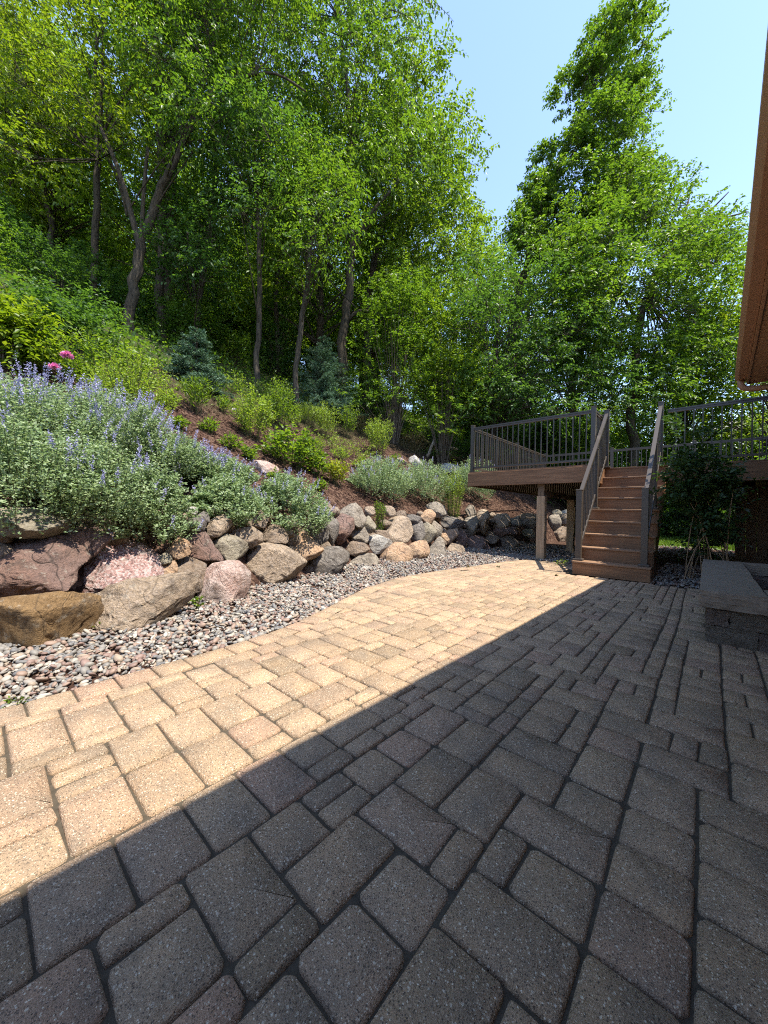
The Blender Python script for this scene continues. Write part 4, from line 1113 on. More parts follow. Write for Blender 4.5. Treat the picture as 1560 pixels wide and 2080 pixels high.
# ================================================================== PLANTS
def plant(name, label, cat, px, py, wpx, hpx, mat, nstem=60, per=26, leaf=.035, wl=.5, up=.8, group=None, flowers=None, base_z=None, stem_r=.003, lean=(0, 0), style='dome', p=None, droop=.1, spread=.35, tlo=.12, hang=0.0):
    """perennial or shrub: stems fanning from a base on the slope, leaves along them"""
    if p is None: p, t = hit(px, py)
    else: t = depth_of(p)
    s = t / F_PX; Rw = wpx * s / 2; Hh = hpx * s
    root = empty(name, tuple(float(q) for q in p)); tag(root, label, cat, group)
    a = RNG.uniform(0, 2 * math.pi, nstem); q = np.sqrt(RNG.random(nstem))
    if style == 'dome': hz = Hh * (np.sqrt(np.maximum(.05, 1 - (q * .93) ** 2)) * RNG.uniform(.75, 1.08, nstem) - hang * q ** 2)
    else: hz = Hh * RNG.uniform(.7, 1.05, nstem) * (1 - .25 * q)
    tip = np.stack([np.cos(a) * q * Rw, np.sin(a) * q * Rw, hz], 1) + np.array([lean[0], lean[1], 0]) * Hh
    bs = np.stack([np.cos(a) * q * Rw * spread, np.sin(a) * q * Rw * spread, np.full(nstem, -.03)], 1)
    # keep stems on the slope under them
    gz = tz(p[0] + bs[:, 0], p[1] + bs[:, 1]) - p[2]; bs[:, 2] = gz - .02
    gt = tz(p[0] + tip[:, 0], p[1] + tip[:, 1]) - p[2]
    if not hang: tip[:, 2] = np.maximum(tip[:, 2], gt * .55 + .02 + tip[:, 2] * .55)
    ctl = bs * .5 + tip * .5; ctl[:, 2] += np.abs(tip[:, 2] - bs[:, 2]) * .25
    ctl[:, :2] = bs[:, :2] * .6 + tip[:, :2] * .4
    n = nstem * per; j = np.repeat(np.arange(nstem), per); tt = RNG.uniform(tlo, 1.0, n) ** .75
    B = ((1 - tt) ** 2)[:, None] * bs[j] + (2 * tt * (1 - tt))[:, None] * ctl[j] + (tt ** 2)[:, None] * tip[j]
    out = RNG.normal(size=(n, 3)); out[:, 2] = np.abs(out[:, 2]) * .5
    A = unit(out) + np.array([0, 0, up]) * .6; A[:, 2] -= droop
    P = B + unit(out) * leaf * .5
    Nn = RNG.normal(size=(n, 3)) * .7 + np.array([0, 0, 1])
    ll = leaf * RNG.uniform(.6, 1.25, n)
    fo = mesh_obj('foliage', leaf_mesh('foliage', P, A, Nn, ll, ll * wl), M[mat]); fo.parent = root
    mb = MB()
    for k in range(0, nstem, 1 if nstem < 90 else 2): mb.tube(bez(bs[k], ctl[k], tip[k], 7)[3 if tlo > .12 else 0:], stem_r * (.55 if tlo > .12 else .8), 3, False)
    so_ = mb.build('stems', M['twig']); so_.parent = root; so_['kind'] = 'stuff'
    if flowers:
        fm, frac, slen, fsize, cnt = flowers
        sel = np.where(RNG.random(nstem) < frac)[0]
        if len(sel):
            k = np.repeat(sel, cnt); m_ = len(k); f = RNG.random(m_)
            dirn = unit(tip - ctl)[k]; dirn = unit(dirn + np.array([0, 0, 1.1]))
            whorl = np.round(f * 5) / 5 * .9 + RNG.normal(size=m_) * .03
            FP = tip[k] + dirn * (whorl * slen)[:, None] + RNG.normal(size=(m_, 3)) * fsize * .55 * (1.1 - whorl * .7)[:, None]
            FA = rdir(m_); FA[:, 2] += .5
            fl = mesh_obj('flower_spikes', leaf_mesh('flower_spikes', FP, FA, rdir(m_), fsize * RNG.uniform(.7, 1.3, m_), fsize * .7), M[fm]); fl.parent = root
            fl['kind'] = 'stuff'
    return root
CG = 'catmint mounds along the top of the boulder wall'
cat_l = [  # px, py (base), width, height, spike share, label
 (35, 1050, 320, 190, .10, 'catmint mound hanging over the purple grey boulder at the left edge'),
 (190, 1062, 250, 165, .12, 'catmint mound spilling over the pink granite boulder'),
 (310, 1062, 180, 120, .05, 'catmint mound trailing low beside the small slate stones'),
 (60, 930, 340, 140, .30, 'catmint mound near the left edge below the pink peonies, blue with flowers'),
 (215, 935, 260, 140, .55, 'catmint mound with the densest blue flower spikes, below the lime shrub'),
 (335, 975, 200, 95, .35, 'catmint mound with a bare mulch pocket at its foot'),
 (430, 992, 180, 66, .38, 'catmint mound left of the pink and white rock'),
 (455, 1035, 170, 66, .06, 'low green catmint mound under the pink and white rock'),
 (580, 1042, 180, 78, .22, 'rounded catmint mound above the leaning slate stones'),
 (770, 1010, 145, 80, .25, 'catmint mound right of the golden plant'),
 (855, 1018, 135, 82, .16, 'catmint mound above the large square tan boulder'),
 (960, 1012, 110, 80, .15, 'small catmint mound tucked against the deck corner'),
]
for k, (px, py, wd, ht, fr, lab) in enumerate(cat_l):
    big = wd > 180
    plant('catmint', lab, 'plant', px, py, wd, ht, 'leaf_sage', 470 if big else 400, 36, (.0235 if px < 420 else .030), .66, .45, CG, ('flower_blue', fr * .62, .11, .013, 30), style='dome', droop=.2, lean=((.10, -.05) if px < 250 else (.32, -.12)) if py > 1030 and px < 640 else (.05, 0), spread=.6, tlo=.3 if px < 640 else .13, hang=(.08 if px < 250 else .5) if py > 1030 and px < 640 else 0)
# extra spikes of the mound at the upper left
plant('catmint', 'tall thin catmint spikes in front of the pink peonies', 'plant', 70, 855, 290, 85, 'leaf_sage', 200, 26, .026, .65, .6, CG, ('flower_blue', .6, .15, .013, 34))

plant('spirea_shrub', 'rounded lime green shrub behind the blue catmint', 'shrub', 268, 880, 190, 165, 'leaf_bright', 170, 34, .034, .5, .5)
pe = plant('peony_bush', 'leafy green bush with two pink blooms on its left', 'bush', 215, 815, 270, 130, 'leaf_fresh', 130, 30, .060, .42, .5)
def bloom(px, py, t, r_):
    c = at(px, py, t); n = 60
    d = rdir(n); d[:, 2] = np.abs(d[:, 2]) - .1
    P = np.tile(c, (n, 1)) + d * r_ * .3
    o = mesh_obj('bloom', leaf_mesh('bloom', P, d, rdir(n), r_ * 1.0, r_ * .9), M['flower_pink']); o.parent = pe; o.location = tuple(-np.array(pe.location))
tp = depth_of(pe.location)
bloom(136, 724, tp - 1.0, .05); bloom(110, 747, tp - 1.05, .045)
plant('lime_perennial', 'tall pale green perennial standing alone on the bare mulch', 'plant', 402, 842, 72, 84, 'leaf_fresh', 30, 24, .085, .24, 1.2, style='up')
plant('round_shrub', 'light green shrub with yellow tint above the pink and white rock', 'shrub', 512, 892, 104, 106, 'leaf_bright', 120, 30, .045, .5, .5)
plant('round_shrub', 'fresh green shrub right behind the yellow tinted shrub', 'shrub', 566, 872, 88, 100, 'leaf_fresh', 110, 30, .050, .5, .5)
plant('ligularia_plant', 'spreading deep green broad leaved plant in mid slope', 'plant', 592, 948, 135, 80, 'leaf_fresh', 80, 16, .080, .62, .3)
plant('ligularia_plant', 'low green plant with toothed leaves above the catmint', 'plant', 640, 966, 70, 55, 'leaf_fresh', 36, 14, .075, .6, .3)
plant('tall_perennial', 'bright yellow green upright perennial below the spruce', 'plant', 662, 892, 68, 78, 'leaf_bright', 60, 26, .060, .34, 1.0, style='up')
plant('tall_perennial', 'narrow bright green perennial right of the yellow green one', 'plant', 708, 892, 48, 78, 'leaf_fresh', 34, 24, .065, .36, 1.0, style='up')
plant('tall_perennial', 'bushy light green perennial at the right of the slope', 'plant', 768, 928, 78, 86, 'leaf_bright', 80, 26, .060, .36, .9, style='up')
plant('grass_tuft', 'thin leaved yellowing tuft left of the spruce foot', 'plant', 625, 864, 58, 46, 'leaf_bright', 60, 18, .10, .07, 1.4, style='up')
plant('heather_plant', 'dull olive bushy plant behind the narrow perennial', 'plant', 742, 888, 70, 52, 'leaf_brown', 80, 24, .03, .3, .8)
plant('golden_plant', 'small golden yellow plant above the wall', 'plant', 684, 988, 52, 58, 'leaf_gold', 34, 18, .06, .5, .7, style='up')
plant('weed', 'pale weedy plants scattered over the mulch', 'plant', 722, 932, 110, 40, 'leaf_bright', 40, 14, .05, .35, .6)
plant('weed', 'small pale weeds beside the broad leaved plant', 'plant', 668, 912, 80, 34, 'leaf_bright', 30, 14, .05, .35, .6)
plant('sedum_plant', 'bright green cushion hanging over the wall near the deck', 'plant', 915, 1030, 62, 92, 'leaf_bright', 120, 30, .028, .5, .8, p=at(918, 1032, wall_depth(915, 1050) + .25))
plant('sedum_plant', 'little green tuft growing between the wall boulders', 'plant', 770, 1052, 36, 34, 'leaf_fresh', 40, 20, .03, .4, .8, p=at(770, 1052, wall_depth(770, 1055) + .02))
plant('juniper_shrub', 'browned juniper beside the grey stump', 'shrub', 838, 920, 80, 42, 'leaf_brown', 90, 26, .045, .16, .6)
plant('ground_plant', 'low green mat below the stump', 'plant', 890, 935, 90, 26, 'leaf_mid', 60, 22, .05, .5, .4)
plant('weed', 'tiny green sprout in the pebbles beside the tan boulder', 'plant', 208, 1286, 14, 22, 'leaf_fresh', 3, 5, .05, .3, 1.5, p=on_z(208, 1284, .01), style='up')
plant('weed', 'small sprout between the brown and the rose boulder', 'plant', 396, 1215, 22, 30, 'leaf_fresh', 8, 7, .035, .5, .8, p=on_z(396, 1238, .01), style='up')
plant('weed', 'low weeds at the paving edge in the lower left', 'plant', 30, 1430, 40, 9, 'leaf_fresh', 7, 6, .016, .6, .5, p=on_z(30, 1428, .0))
plant('weed', 'yellowish weeds at the foot of the deck post', 'plant', 1146, 1150, 40, 12, 'leaf_bright', 12, 8, .03, .5, .5, p=on_z(1143, 1149, .0))

for px, py, w_, h_ in ((362, 872, 34, 26), (425, 880, 40, 30), (452, 838, 44, 34), (470, 915, 46, 32), (505, 935, 40, 26), (600, 865, 40, 34), (640, 920, 44, 30),
                       (690, 935, 40, 26), (735, 955, 46, 28), (800, 950, 44, 30), (560, 985, 36, 28), (650, 1000, 34, 26), (345, 830, 46, 36), (480, 800, 60, 44), (540, 815, 60, 46)):
    plant('ground_plant', 'small green seedling clump dotted on the brown mulch', 'plant', px, py, w_, h_, 'leaf_fresh' if px % 3 else 'leaf_bright', 22, 14, .055, .45, .6, 'small green plants dotted over the mulch')
def conifer(label, px, py, wpx, hpx, name='spruce_tree', mat='needle', n_w=16):
    p, t = hit(px, py); s = t / F_PX; Hh = hpx * s; Rw = wpx * s / 2
    root = empty(name, tuple(float(q) for q in p)); tag(root, label, 'tree')
    mb = MB(); mb.tube([(0, 0, -.15), (0, 0, Hh * .5), (0, 0, Hh)], [.05, .03, .006], 7)
    Ps = []; As = []
    for k in range(n_w):
        f = k / n_w; z = Hh * (.06 + .92 * f); R_ = Rw * (1 - f) ** .85 + .05
        for b in range(max(5, int(11 * (1 - f) + 4))):
            a = RNG.uniform(0, 6.283); L = R_ * RNG.uniform(.75, 1.12)
            d = np.array([math.cos(a), math.sin(a), -.10 + f * .5 - .1 * RNG.random()]); e = np.array([0, 0, z]) + d * L
            e[2] += .08 * L
            o_ = np.array([0, 0, z + .05]); mb.tube([o_, (o_ + e) / 2 - np.array([0, 0, .03]), e], [.009, .006, .003], 3, False)
            m_ = int(26 + 60 * L); ss = RNG.uniform(.12, 1, m_)
            pp = o_ + (e - o_) * ss[:, None]; side = np.cross(d, [0, 0, 1]); side /= np.linalg.norm(side)
            sg = RNG.choice([-1, 1], m_)
            # side twigs
            off = RNG.random(m_) * .30 * L * (1.1 - ss)
            pp = pp + side * (sg * off)[:, None] + d * (off * .5)[:, None]; pp[:, 2] -= off * .25
            q = np.tile(d, (m_, 1)) * .8 + side * (sg * .8)[:, None] + RNG.normal(size=(m_, 3)) * .35
            Ps.append(pp); As.append(q)
    P = np.concatenate(Ps); A = np.concatenate(As)
    # several needles per point
    P = np.repeat(P, 3, 0) + RNG.normal(size=(len(P) * 3, 3)) * .012; A = np.repeat(A, 3, 0) + RNG.normal(size=(len(A) * 3, 3)) * .35
    o = mesh_obj('crown', leaf_mesh('crown', P, A, RNG.normal(size=P.shape) + np.array([0, 0, 1.5]), .062, .016, .1), M[mat]); o.parent = root
    o = mb.build('trunk', M['bark_dark'], None, True); o.parent = root
conifer('bushy blue green spruce in front of the dark wood', 655, 845, 165, 165)
conifer('dark young conifer behind the lime shrub', 398, 790, 130, 125, n_w=13)

# mulch chips on the bare slope
def build_mulch():
    n = 26000
    v = RNG.uniform(.2, 13, n); d = .55 + RNG.random(n) ** .9 * 5.2; u = wall_u(v) - d
    P = np.stack([u, v, tz(u, v) + RNG.uniform(.0, .022, n)], 1)
    A = RNG.normal(size=(n, 3)); A[:, 2] = A[:, 2] * .25 + A[:, 0] * -.3
    o = mesh_obj('bark_mulch', leaf_mesh('bark_mulch', P, A, RNG.normal(size=(n, 3)) * .35 + np.array([.5, 0, .85]), RNG.uniform(.025, .075, n), RNG.uniform(.012, .026, n)), M['chip'])
    tag(o, 'red brown bark mulch covering the planted slope', kind='stuff')
build_mulch()
# low ground cover in the wood
def build_cover():
    n = 52000
    v = RNG.uniform(-8, 24, n); d = 5.2 + RNG.random(n) ** 1.3 * 16; u = wall_u(v) - d
    hgt = np.maximum(0, RNG.normal(.16, .14, n)) * (1 + .8 * np.sin(u * 1.3) * np.sin(v * 1.1))
    P = np.stack([u, v, tz(u, v) + np.maximum(hgt, 0)], 1)
    A = RNG.normal(size=(n, 3)) + np.array([.3, 0, .3]); ll = RNG.uniform(.05, .12, n)
    o = mesh_obj('undergrowth', leaf_mesh('undergrowth', P, A, RNG.normal(size=(n, 3)) * .6 + np.array([.2, 0, 1]), ll, ll * .6), M['leaf_mid'])
    tag(o, 'leafy undergrowth on the woodland floor', kind='stuff')
build_cover()

# woodland shrubs between the trunks
def bush(name, label, px, py, wpx, hpx, mat, nlobe=16, per=14, nleaf=12, leaf=.09, group=None, t=None, cat='bush'):
    if t is None: p, t = hit(px, py)
    else: p = at(px, py, t); p[2] = float(tz(p[0], p[1]))
    s = t / F_PX; Rw = wpx * s / 2; Hh = hpx * s
    root = empty(name, tuple(float(q) for q in p)); tag(root, label, cat, group)
    a = RNG.uniform(0, 6.283, nlobe); q = np.sqrt(RNG.random(nlobe)); z = RNG.uniform(.15, .9, nlobe)
    C = np.stack([np.cos(a) * q * Rw * .8 * np.sqrt(1.1 - z), np.sin(a) * q * Rw * .8 * np.sqrt(1.1 - z), z * Hh], 1)
    Rr = np.full(nlobe, .26 * max(Rw, Hh * .5)) * RNG.uniform(.7, 1.2, nlobe)
    P, A, Nn, ll, ww, o, d, sl_ = sprays(C, Rr, np.array([0, 0, Hh * .2]), per, nleaf, leaf, .55, .25, slen=(.2, .5), shell=.2)
    f = mesh_obj('foliage', leaf_mesh('foliage', P, A, Nn, ll, ww), M[mat]); f.parent = root
    mb = MB()
    for c in C: mb.tube(bez((c[0] * .15, c[1] * .15, -.1), (c[0] * .4, c[1] * .4, c[2] * .6), c, 5), [.018, .014, .011, .008, .005], 5, False)
    g = mb.build('stems', M['bark'], None, True); g.parent = root; g['kind'] = 'stuff'
    return root
bush('woodland_bush', 'sunlit yellow green bush at the left edge above the peonies', 10, 745, 150, 100, 'leaf_lime', 20, 18, 12, .07)
bush('woodland_bush', 'grey green bramble thicket left of the forked tree', 130, 705, 260, 80, 'leaf_deep', 30, 16, 12, .07)
bush('woodland_bush', 'pale leaved sapling bush before the dark conifer', 470, 690, 130, 190, 'leaf_fresh', 20, 14, 12, .08)
bush('woodland_bush', 'deep green bush behind the spruce', 560, 760, 180, 150, 'leaf_deep', 24, 16, 12, .08)
bush('woodland_bush', 'broad mid green bush filling the gap right of the spruce', 800, 850, 270, 330, 'leaf_mid', 54, 20, 12, .10, t=12.5)
bush('woodland_bush', 'light green bush at the wood edge left of the deck', 900, 880, 170, 330, 'leaf_fresh', 44, 18, 12, .10, t=12.5)
bush('woodland_bush', 'dark bush behind the left deck railing', 1010, 870, 190, 200, 'leaf_deep', 30, 18, 12, .09, t=13.5)
bush('woodland_bush', 'dark bush behind the stair head', 1190, 870, 260, 220, 'leaf_mid', 36, 18, 12, .10, t=15)
bush('woodland_bush', 'bright bush behind the right railing near the pavilion', 1500, 900, 240, 140, 'leaf_lime', 30, 16, 12, .12, t=20)
bush('woodland_bush', 'green bush between the stair head and the pavilion', 1330, 900, 200, 150, 'leaf_fresh', 26, 16, 12, .11, t=18)

# dogwood in the shade beside the stairs
def stair_shrub():
    bx, by = -.02, 6.5
    root = empty('dogwood_shrub', (bx, by, 0)); tag(root, 'dark leafy many stemmed shrub in shade right of the stairs', 'shrub')
    t = depth_of((bx, by, .5)); C = []
    outline = [(1378, 880), (1400, 862), (1440, 890), (1450, 950), (1492, 985), (1486, 1040), (1470, 1060), (1460, 1110), (1430, 1140), (1400, 1130), (1378, 1060), (1372, 1000), (1378, 950)]
    while len(C) < 66:
        x = RNG.uniform(1350, 1500); y = RNG.uniform(860, 1150)
        if y < 935 and RNG.random() < .82: continue
        if x < 1420 and y > 1075: continue
        if in_poly(x, y, outline): C.append(at(x, y, t + RNG.uniform(-.3, .3)) - np.array([bx, by, 0]))
    C = np.array(C)
    P, A, Nn, ll, ww, o, d, sl_ = sprays(C, np.full(len(C), .12), np.array([0, 0, .8]), 10, 9, .066, .55, .25, slen=(.1, .3), shell=.2)
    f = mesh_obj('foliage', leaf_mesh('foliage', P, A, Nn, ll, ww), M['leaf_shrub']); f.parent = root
    mb = MB()
    for c in C[::4]:
        b = np.array([RNG.uniform(-.22, .28), RNG.uniform(-.2, .25), -.05]); m = b * .5 + c * .5; m[:2] = b[:2] * .75 + c[:2] * .25; m[2] = c[2] * .65
        mb.tube(bez(b, m, c, 6), [.008, .0075, .007, .006, .005, .003], 5, False)
    g = mb.build('stems', M['timber'], None, True); g.parent = root; g['kind'] = 'stuff'
stair_shrub()

# logs and stump on the upper slope
def wood_piece(name, label, a, b, ra, rb, t_off=0, cat='log'):
    p, t = hit(*a); e = at(b[0], b[1], t + t_off)
    mb = MB(); n = 7; pts = [p + (e - p) * k / (n - 1) + RNG.normal(size=3) * .012 for k in range(n)]
    mb.tube(pts, list(np.linspace(ra, rb, n)), 9); o = mb.build(name, M['drift'], None, True); tag(o, label, cat)
wood_piece('fallen_log', 'bleached fallen log leaning on the upper slope', (806, 882), (786, 852), .05, .04, .3)
wood_piece('fallen_log', 'thin orange tinted log beside the bleached log', (814, 880), (800, 858), .03, .025, .3)
wood_piece('fallen_log', 'grey log lying flat right of the stump', (892, 905), (930, 912), .06, .05, .2)
wood_piece('tree_stump', 'thin grey broken stump leaning right on the slope', (868, 928), (882, 893), .06, .04, 0, 'stump')

# ------------------------------------------------------------------ named trees of the photograph
t1 = 10.2
tree('forked_tree', 'forked grey trunked tree on the slope with a limb leaning right', t1,
     [(256, 705, 25), (266, 620, 25), (280, 530, 24), (290, 480, 22), (318, 410, 19), (345, 345, 17), (372, 290, 14), (400, 215, 11), (425, 130, 8), (440, 40, 6)],
     [(200, -250), (560, -260), (600, -60), (580, 120), (520, 260), (440, 340), (380, 330), (330, 200), (250, 60)],
     70, 60, 20, 11, .115, 'leaf_mid', limbs=[[(284, 500, 13), (268, 440, 11), (255, 390, 9), (235, 330, 8), (205, 260, 6)], [(288, 470, 9), (292, 390, 7), (300, 300, 6)], [(372, 290, 9), (440, 180, 8), (500, 155, 6), (560, 150, 4), (620, 185, 3)]], bark='bark_dark', dr=1.5)
tree('young_maple', 'yellow green maple with a slim straight double stem at the left', 11.5,
     [(192, 560, 17), (196, 420, 15), (200, 290, 13), (206, 170, 9), (212, 40, 6), (215, -120, 4)],
     [(-60, -200), (250, -220), (300, 20), (315, 120), (290, 260), (240, 330), (170, 260), (60, 360), (-60, 330)],
     64, 66, 20, 11, .115, 'leaf_lime', limbs=[[(200, 290, 8), (192, 180, 7), (200, 50, 5)], [(196, 260, 7), (150, 190, 6), (100, 165, 4), (30, 172, 3)], [(200, 290, 7), (230, 340, 6), (250, 400, 6), (258, 440, 5)], [(204, 280, 6), (235, 220, 4), (270, 170, 3)]], bark='bark_dark', dr=2.2)
tB_ = 13.5
tree('elm_tree', 'large drooping leaved tree leaning its canopy over the slope', tB_,
     [(694, 720, 24), (702, 640, 22), (710, 560, 21), (715, 500, 19), (708, 440, 15), (704, 390, 12), (712, 280, 11), (705, 160, 9), (690, 40, 8), (680, -120, 5)],
     [(480, -230), (760, -240), (840, -60), (860, 90), (880, 220), (930, 320), (900, 420), (800, 420), (720, 380), (640, 420), (560, 480), (500, 420), (470, 250), (450, 60)],
     104, 64, 20, 12, .145, 'leaf_mid', limbs=[[(715, 500, 12), (735, 465, 10), (748, 440, 8), (800, 380, 4)], [(702, 655, 8), (730, 632, 7), (770, 640, 6), (810, 655, 5), (850, 655, 4), (900, 625, 3)], [(706, 420, 6), (660, 330, 5), (600, 300, 3)]], dr=2.3, droop=.75, slen=(.4, .95), bark='bark_dark')
tree('sunlit_maple', 'bright sunlit tree at the edge of the wood against the sky', 15.5,
     [(748, 760, 22), (750, 640, 20), (760, 520, 17), (790, 420, 13), (830, 330, 9), (850, 260, 5)],
     [(760, 80), (830, 130), (880, 210), (930, 290), (970, 370), (975, 440), (930, 480), (940, 560), (950, 680), (930, 790), (860, 800), (780, 740), (740, 560), (740, 300)],
     90, 56, 20, 11, .15, 'leaf_fresh', dr=2.2, bark='bark_dark', wl=.55)
tree('ivy_tree', 'tall dark trunk clothed in leaves left of centre', 12.5,
     [(330, 690, 22), (328, 500, 20), (330, 330, 20), (326, 200, 19), (318, 90, 16), (312, -60, 12)],
     [(230, -380), (420, -380), (420, -40), (350, 60), (345, 260), (310, 260), (300, 40), (240, -60)],
     36, 50, 20, 10, .115, 'leaf_deep', bark='bark_dark', dr=1.6)
thin = [
 (13.0, [(404, 640, 11), (412, 560, 12), (428, 460, 12), (440, 350, 10), (436, 240, 7)], [(380, 60), (500, 90), (520, 280), (470, 380), (400, 300)], 'leaf_deep', 'slim dark tree with a kinked trunk right of the forked tree'),
 (11.0, [(522, 742, 14), (526, 640, 13), (528, 540, 12), (524, 430, 9), (520, 330, 6)], [(440, 200), (560, 240), (600, 420), (540, 520), (450, 460)], 'leaf_deep', 'straight slim dark trunk in the middle of the wood'),
 (11.0, [(602, 745, 13), (612, 660, 13), (622, 590, 12), (628, 520, 10), (640, 430, 7)], [(560, 300), (680, 320), (690, 470), (620, 560), (560, 480)], 'leaf_mid', 'slim trunk just left of the spruce, leaning right'),
 (13.5, [(108, 520, 13), (100, 440, 13), (84, 350, 11), (70, 260, 8), (50, 160, 5)], [(-60, 60), (120, 80), (130, 300), (60, 380), (-60, 330)], 'leaf_fresh', 'dark curved trunk leaning left in the upper left wood'),
 (14.0, [(20, 560, 13), (26, 430, 12), (22, 300, 10), (10, 160, 7)], [(-120, -40), (80, -20), (90, 300), (0, 400), (-120, 300)], 'leaf_lime', 'slim trunk at the left edge of the picture'),
 (12.0, [(395, 720, 9), (398, 640, 9), (392, 560, 8), (380, 470, 6)], [(330, 420), (440, 430), (460, 580), (390, 620), (330, 560)], 'leaf_deep', 'small shaded tree above the dark conifer'),
 (16.0, [(565, 720, 11), (560, 600, 10), (575, 480, 9), (590, 360, 6)], [(520, 150), (650, 180), (660, 480), (590, 560), (520, 460)], 'leaf_mid', 'slender background tree between two slim trunks'),
]
for t_, tr, cr, mt, lab in thin:
    tree('slim_tree', lab, t_, tr, cr, 26, 56, 18, 10, .115, mt, bark='bark_dark', dr=1.8, group='slim trees inside the wood')
tree('leaning_tree', 'tall narrow tree leaning right against the sky behind the deck', 15.5,
     [(1015, 900, 30), (1030, 760, 26), (1050, 620, 22), (1075, 520, 18), (1100, 440, 16), (1130, 360, 13), (1170, 260, 10), (1215, 150, 8), (1250, 60, 5), (1268, -10, 3)],
     [(1256, -15), (1285, 12), (1318, 45), (1306, 120), (1310, 190), (1316, 250), (1298, 300), (1304, 350), (1300, 415), (1300, 470), (1240, 540), (1150, 560), (1060, 545), (1045, 475), (1056, 415), (1090, 395), (1098, 330), (1122, 260), (1136, 185), (1182, 115), (1212, 55)],
     142, 27, 17, 12, .145, 'leaf_mid', limbs=[[(1078, 520, 8), (1100, 440, 7), (1120, 350, 5)], [(1100, 440, 7), (1180, 420, 5), (1260, 380, 3)]], dr=1.6, bark='bark_dark', wl=.55, slen=(.25, .6))
tree('spreading_tree', 'broad tree with long feathery shoots reaching right', 14.0,
     [(1285, 900, 22), (1288, 780, 20), (1300, 660, 17), (1330, 560, 14), (1370, 490, 10), (1400, 430, 6)],
     [(1180, 420), (1260, 380), (1340, 380), (1400, 440), (1450, 500), (1490, 560), (1510, 660), (1500, 780), (1400, 800), (1280, 820), (1200, 760), (1130, 640), (1140, 500)],
     128, 52, 22, 11, .145, 'leaf_mid', limbs=[[(1330, 560, 8), (1380, 470, 5), (1400, 400, 3)], [(1360, 500, 7), (1430, 440, 4), (1480, 390, 2)], [(1370, 490, 6), (1450, 450, 4), (1520, 430, 2)], [(1300, 660, 7), (1240, 560, 5), (1200, 500, 3)]], dr=2.3, bark='bark_dark')
tree('rounded_tree', 'dense dark green tree low behind the left deck railing', 13.0,
     [(1000, 900, 16), (1005, 780, 14), (1010, 680, 10), (1015, 600, 6)],
     [(960, 560), (1010, 540), (1080, 545), (1140, 560), (1200, 620), (1260, 700), (1260, 840), (960, 860), (945, 700)],
     84, 46, 20, 11, .12, 'leaf_deep', dr=1.9, bark='bark_dark')
# long shoots of the spreading tree
def shoots():
    root = [o for o in bpy.data.objects if o.name == 'spreading_tree'][0]
    segs = [((1340, 470), (1385, 335)), ((1350, 480), (1415, 365)), ((1370, 490), (1478, 378)), ((1390, 500), (1505, 420)), ((1400, 510), (1525, 432)), ((1400, 530), (1515, 455)),
            ((1410, 540), (1478, 480)), ((1420, 560), (1520, 505)), ((1430, 580), (1500, 520)), ((1440, 600), (1518, 545)), ((1310, 450), (1350, 350)), ((1260, 420), (1320, 370)), ((1450, 620), (1510, 575)), ((1410, 500), (1490, 440))]
    Ps = []; As = []; mb = MB()
    for k, (a, b) in enumerate(segs):
        tt = 13.2 + (k % 5) * .4; A0 = at(*a, tt); B0 = at(*b, tt - .3); md = (A0 + B0) / 2 + np.array([0, 0, .25])
        path = bez(A0, md, B0, 9); mb.tube(path, list(np.linspace(.02, .004, 9)), 4, False)
        n = 46; f = np.linspace(.1, 1, n)[:, None]; P = (1 - f) ** 2 * A0 + 2 * f * (1 - f) * md + f * f * B0
        d = unit((B0 - A0)[None])[0]; side = np.cross(d, [0, 0, 1]); side /= np.linalg.norm(side)
        sg = np.where(np.arange(n) % 2 == 0, 1, -1)[:, None]
        for rep in range(2):
            Ps.append(P + RNG.normal(size=P.shape) * .03); q = d * .5 + side * sg * .5 + RNG.normal(size=P.shape) * .4; q[:, 2] -= .5; As.append(q)
    P = np.concatenate(Ps); A = np.concatenate(As)
    mesh_obj('shoot_leaves', leaf_mesh('shoot_leaves', P, A, RNG.normal(size=P.shape) + np.array([0, 0, 1]), .12, .055), M['leaf_mid'], root)
    mb.build('shoots', M['bark_dark'], root)
shoots()
# overhanging sprig at the top of the frame belongs to the elm
def sprig():
    root = [o for o in bpy.data.objects if o.name == 'elm_tree'][0]
    Ps = []; As = []; mb = MB()
    for a, b in (((800, -60), (922, 44)), ((790, 20), (862, 62)), ((800, 90), (845, 80)), ((830, -30), (890, 30))):
        A0 = at(*a, 8.6); B0 = at(*b, 8.2); md = (A0 + B0) / 2 + np.array([0, 0, .2]); mb.tube(bez(A0, md, B0, 8), list(np.linspace(.014, .003, 8)), 4, False)
        n = 34; f = np.linspace(.15, 1, n)[:, None]; P = (1 - f) ** 2 * A0 + 2 * f * (1 - f) * md + f * f * B0
        Ps.append(P + RNG.normal(size=P.shape) * .02); q = RNG.normal(size=P.shape) * .35; q[:, 2] -= 1; As.append(q)
    P = np.concatenate(Ps); A = np.concatenate(As)
    mesh_obj('sprig_leaves', leaf_mesh('sprig_leaves', P, A, rdir(len(P)), .10, .045), M['leaf_mid'], root); mb.build('sprig', M['bark_dark'], root)
sprig()

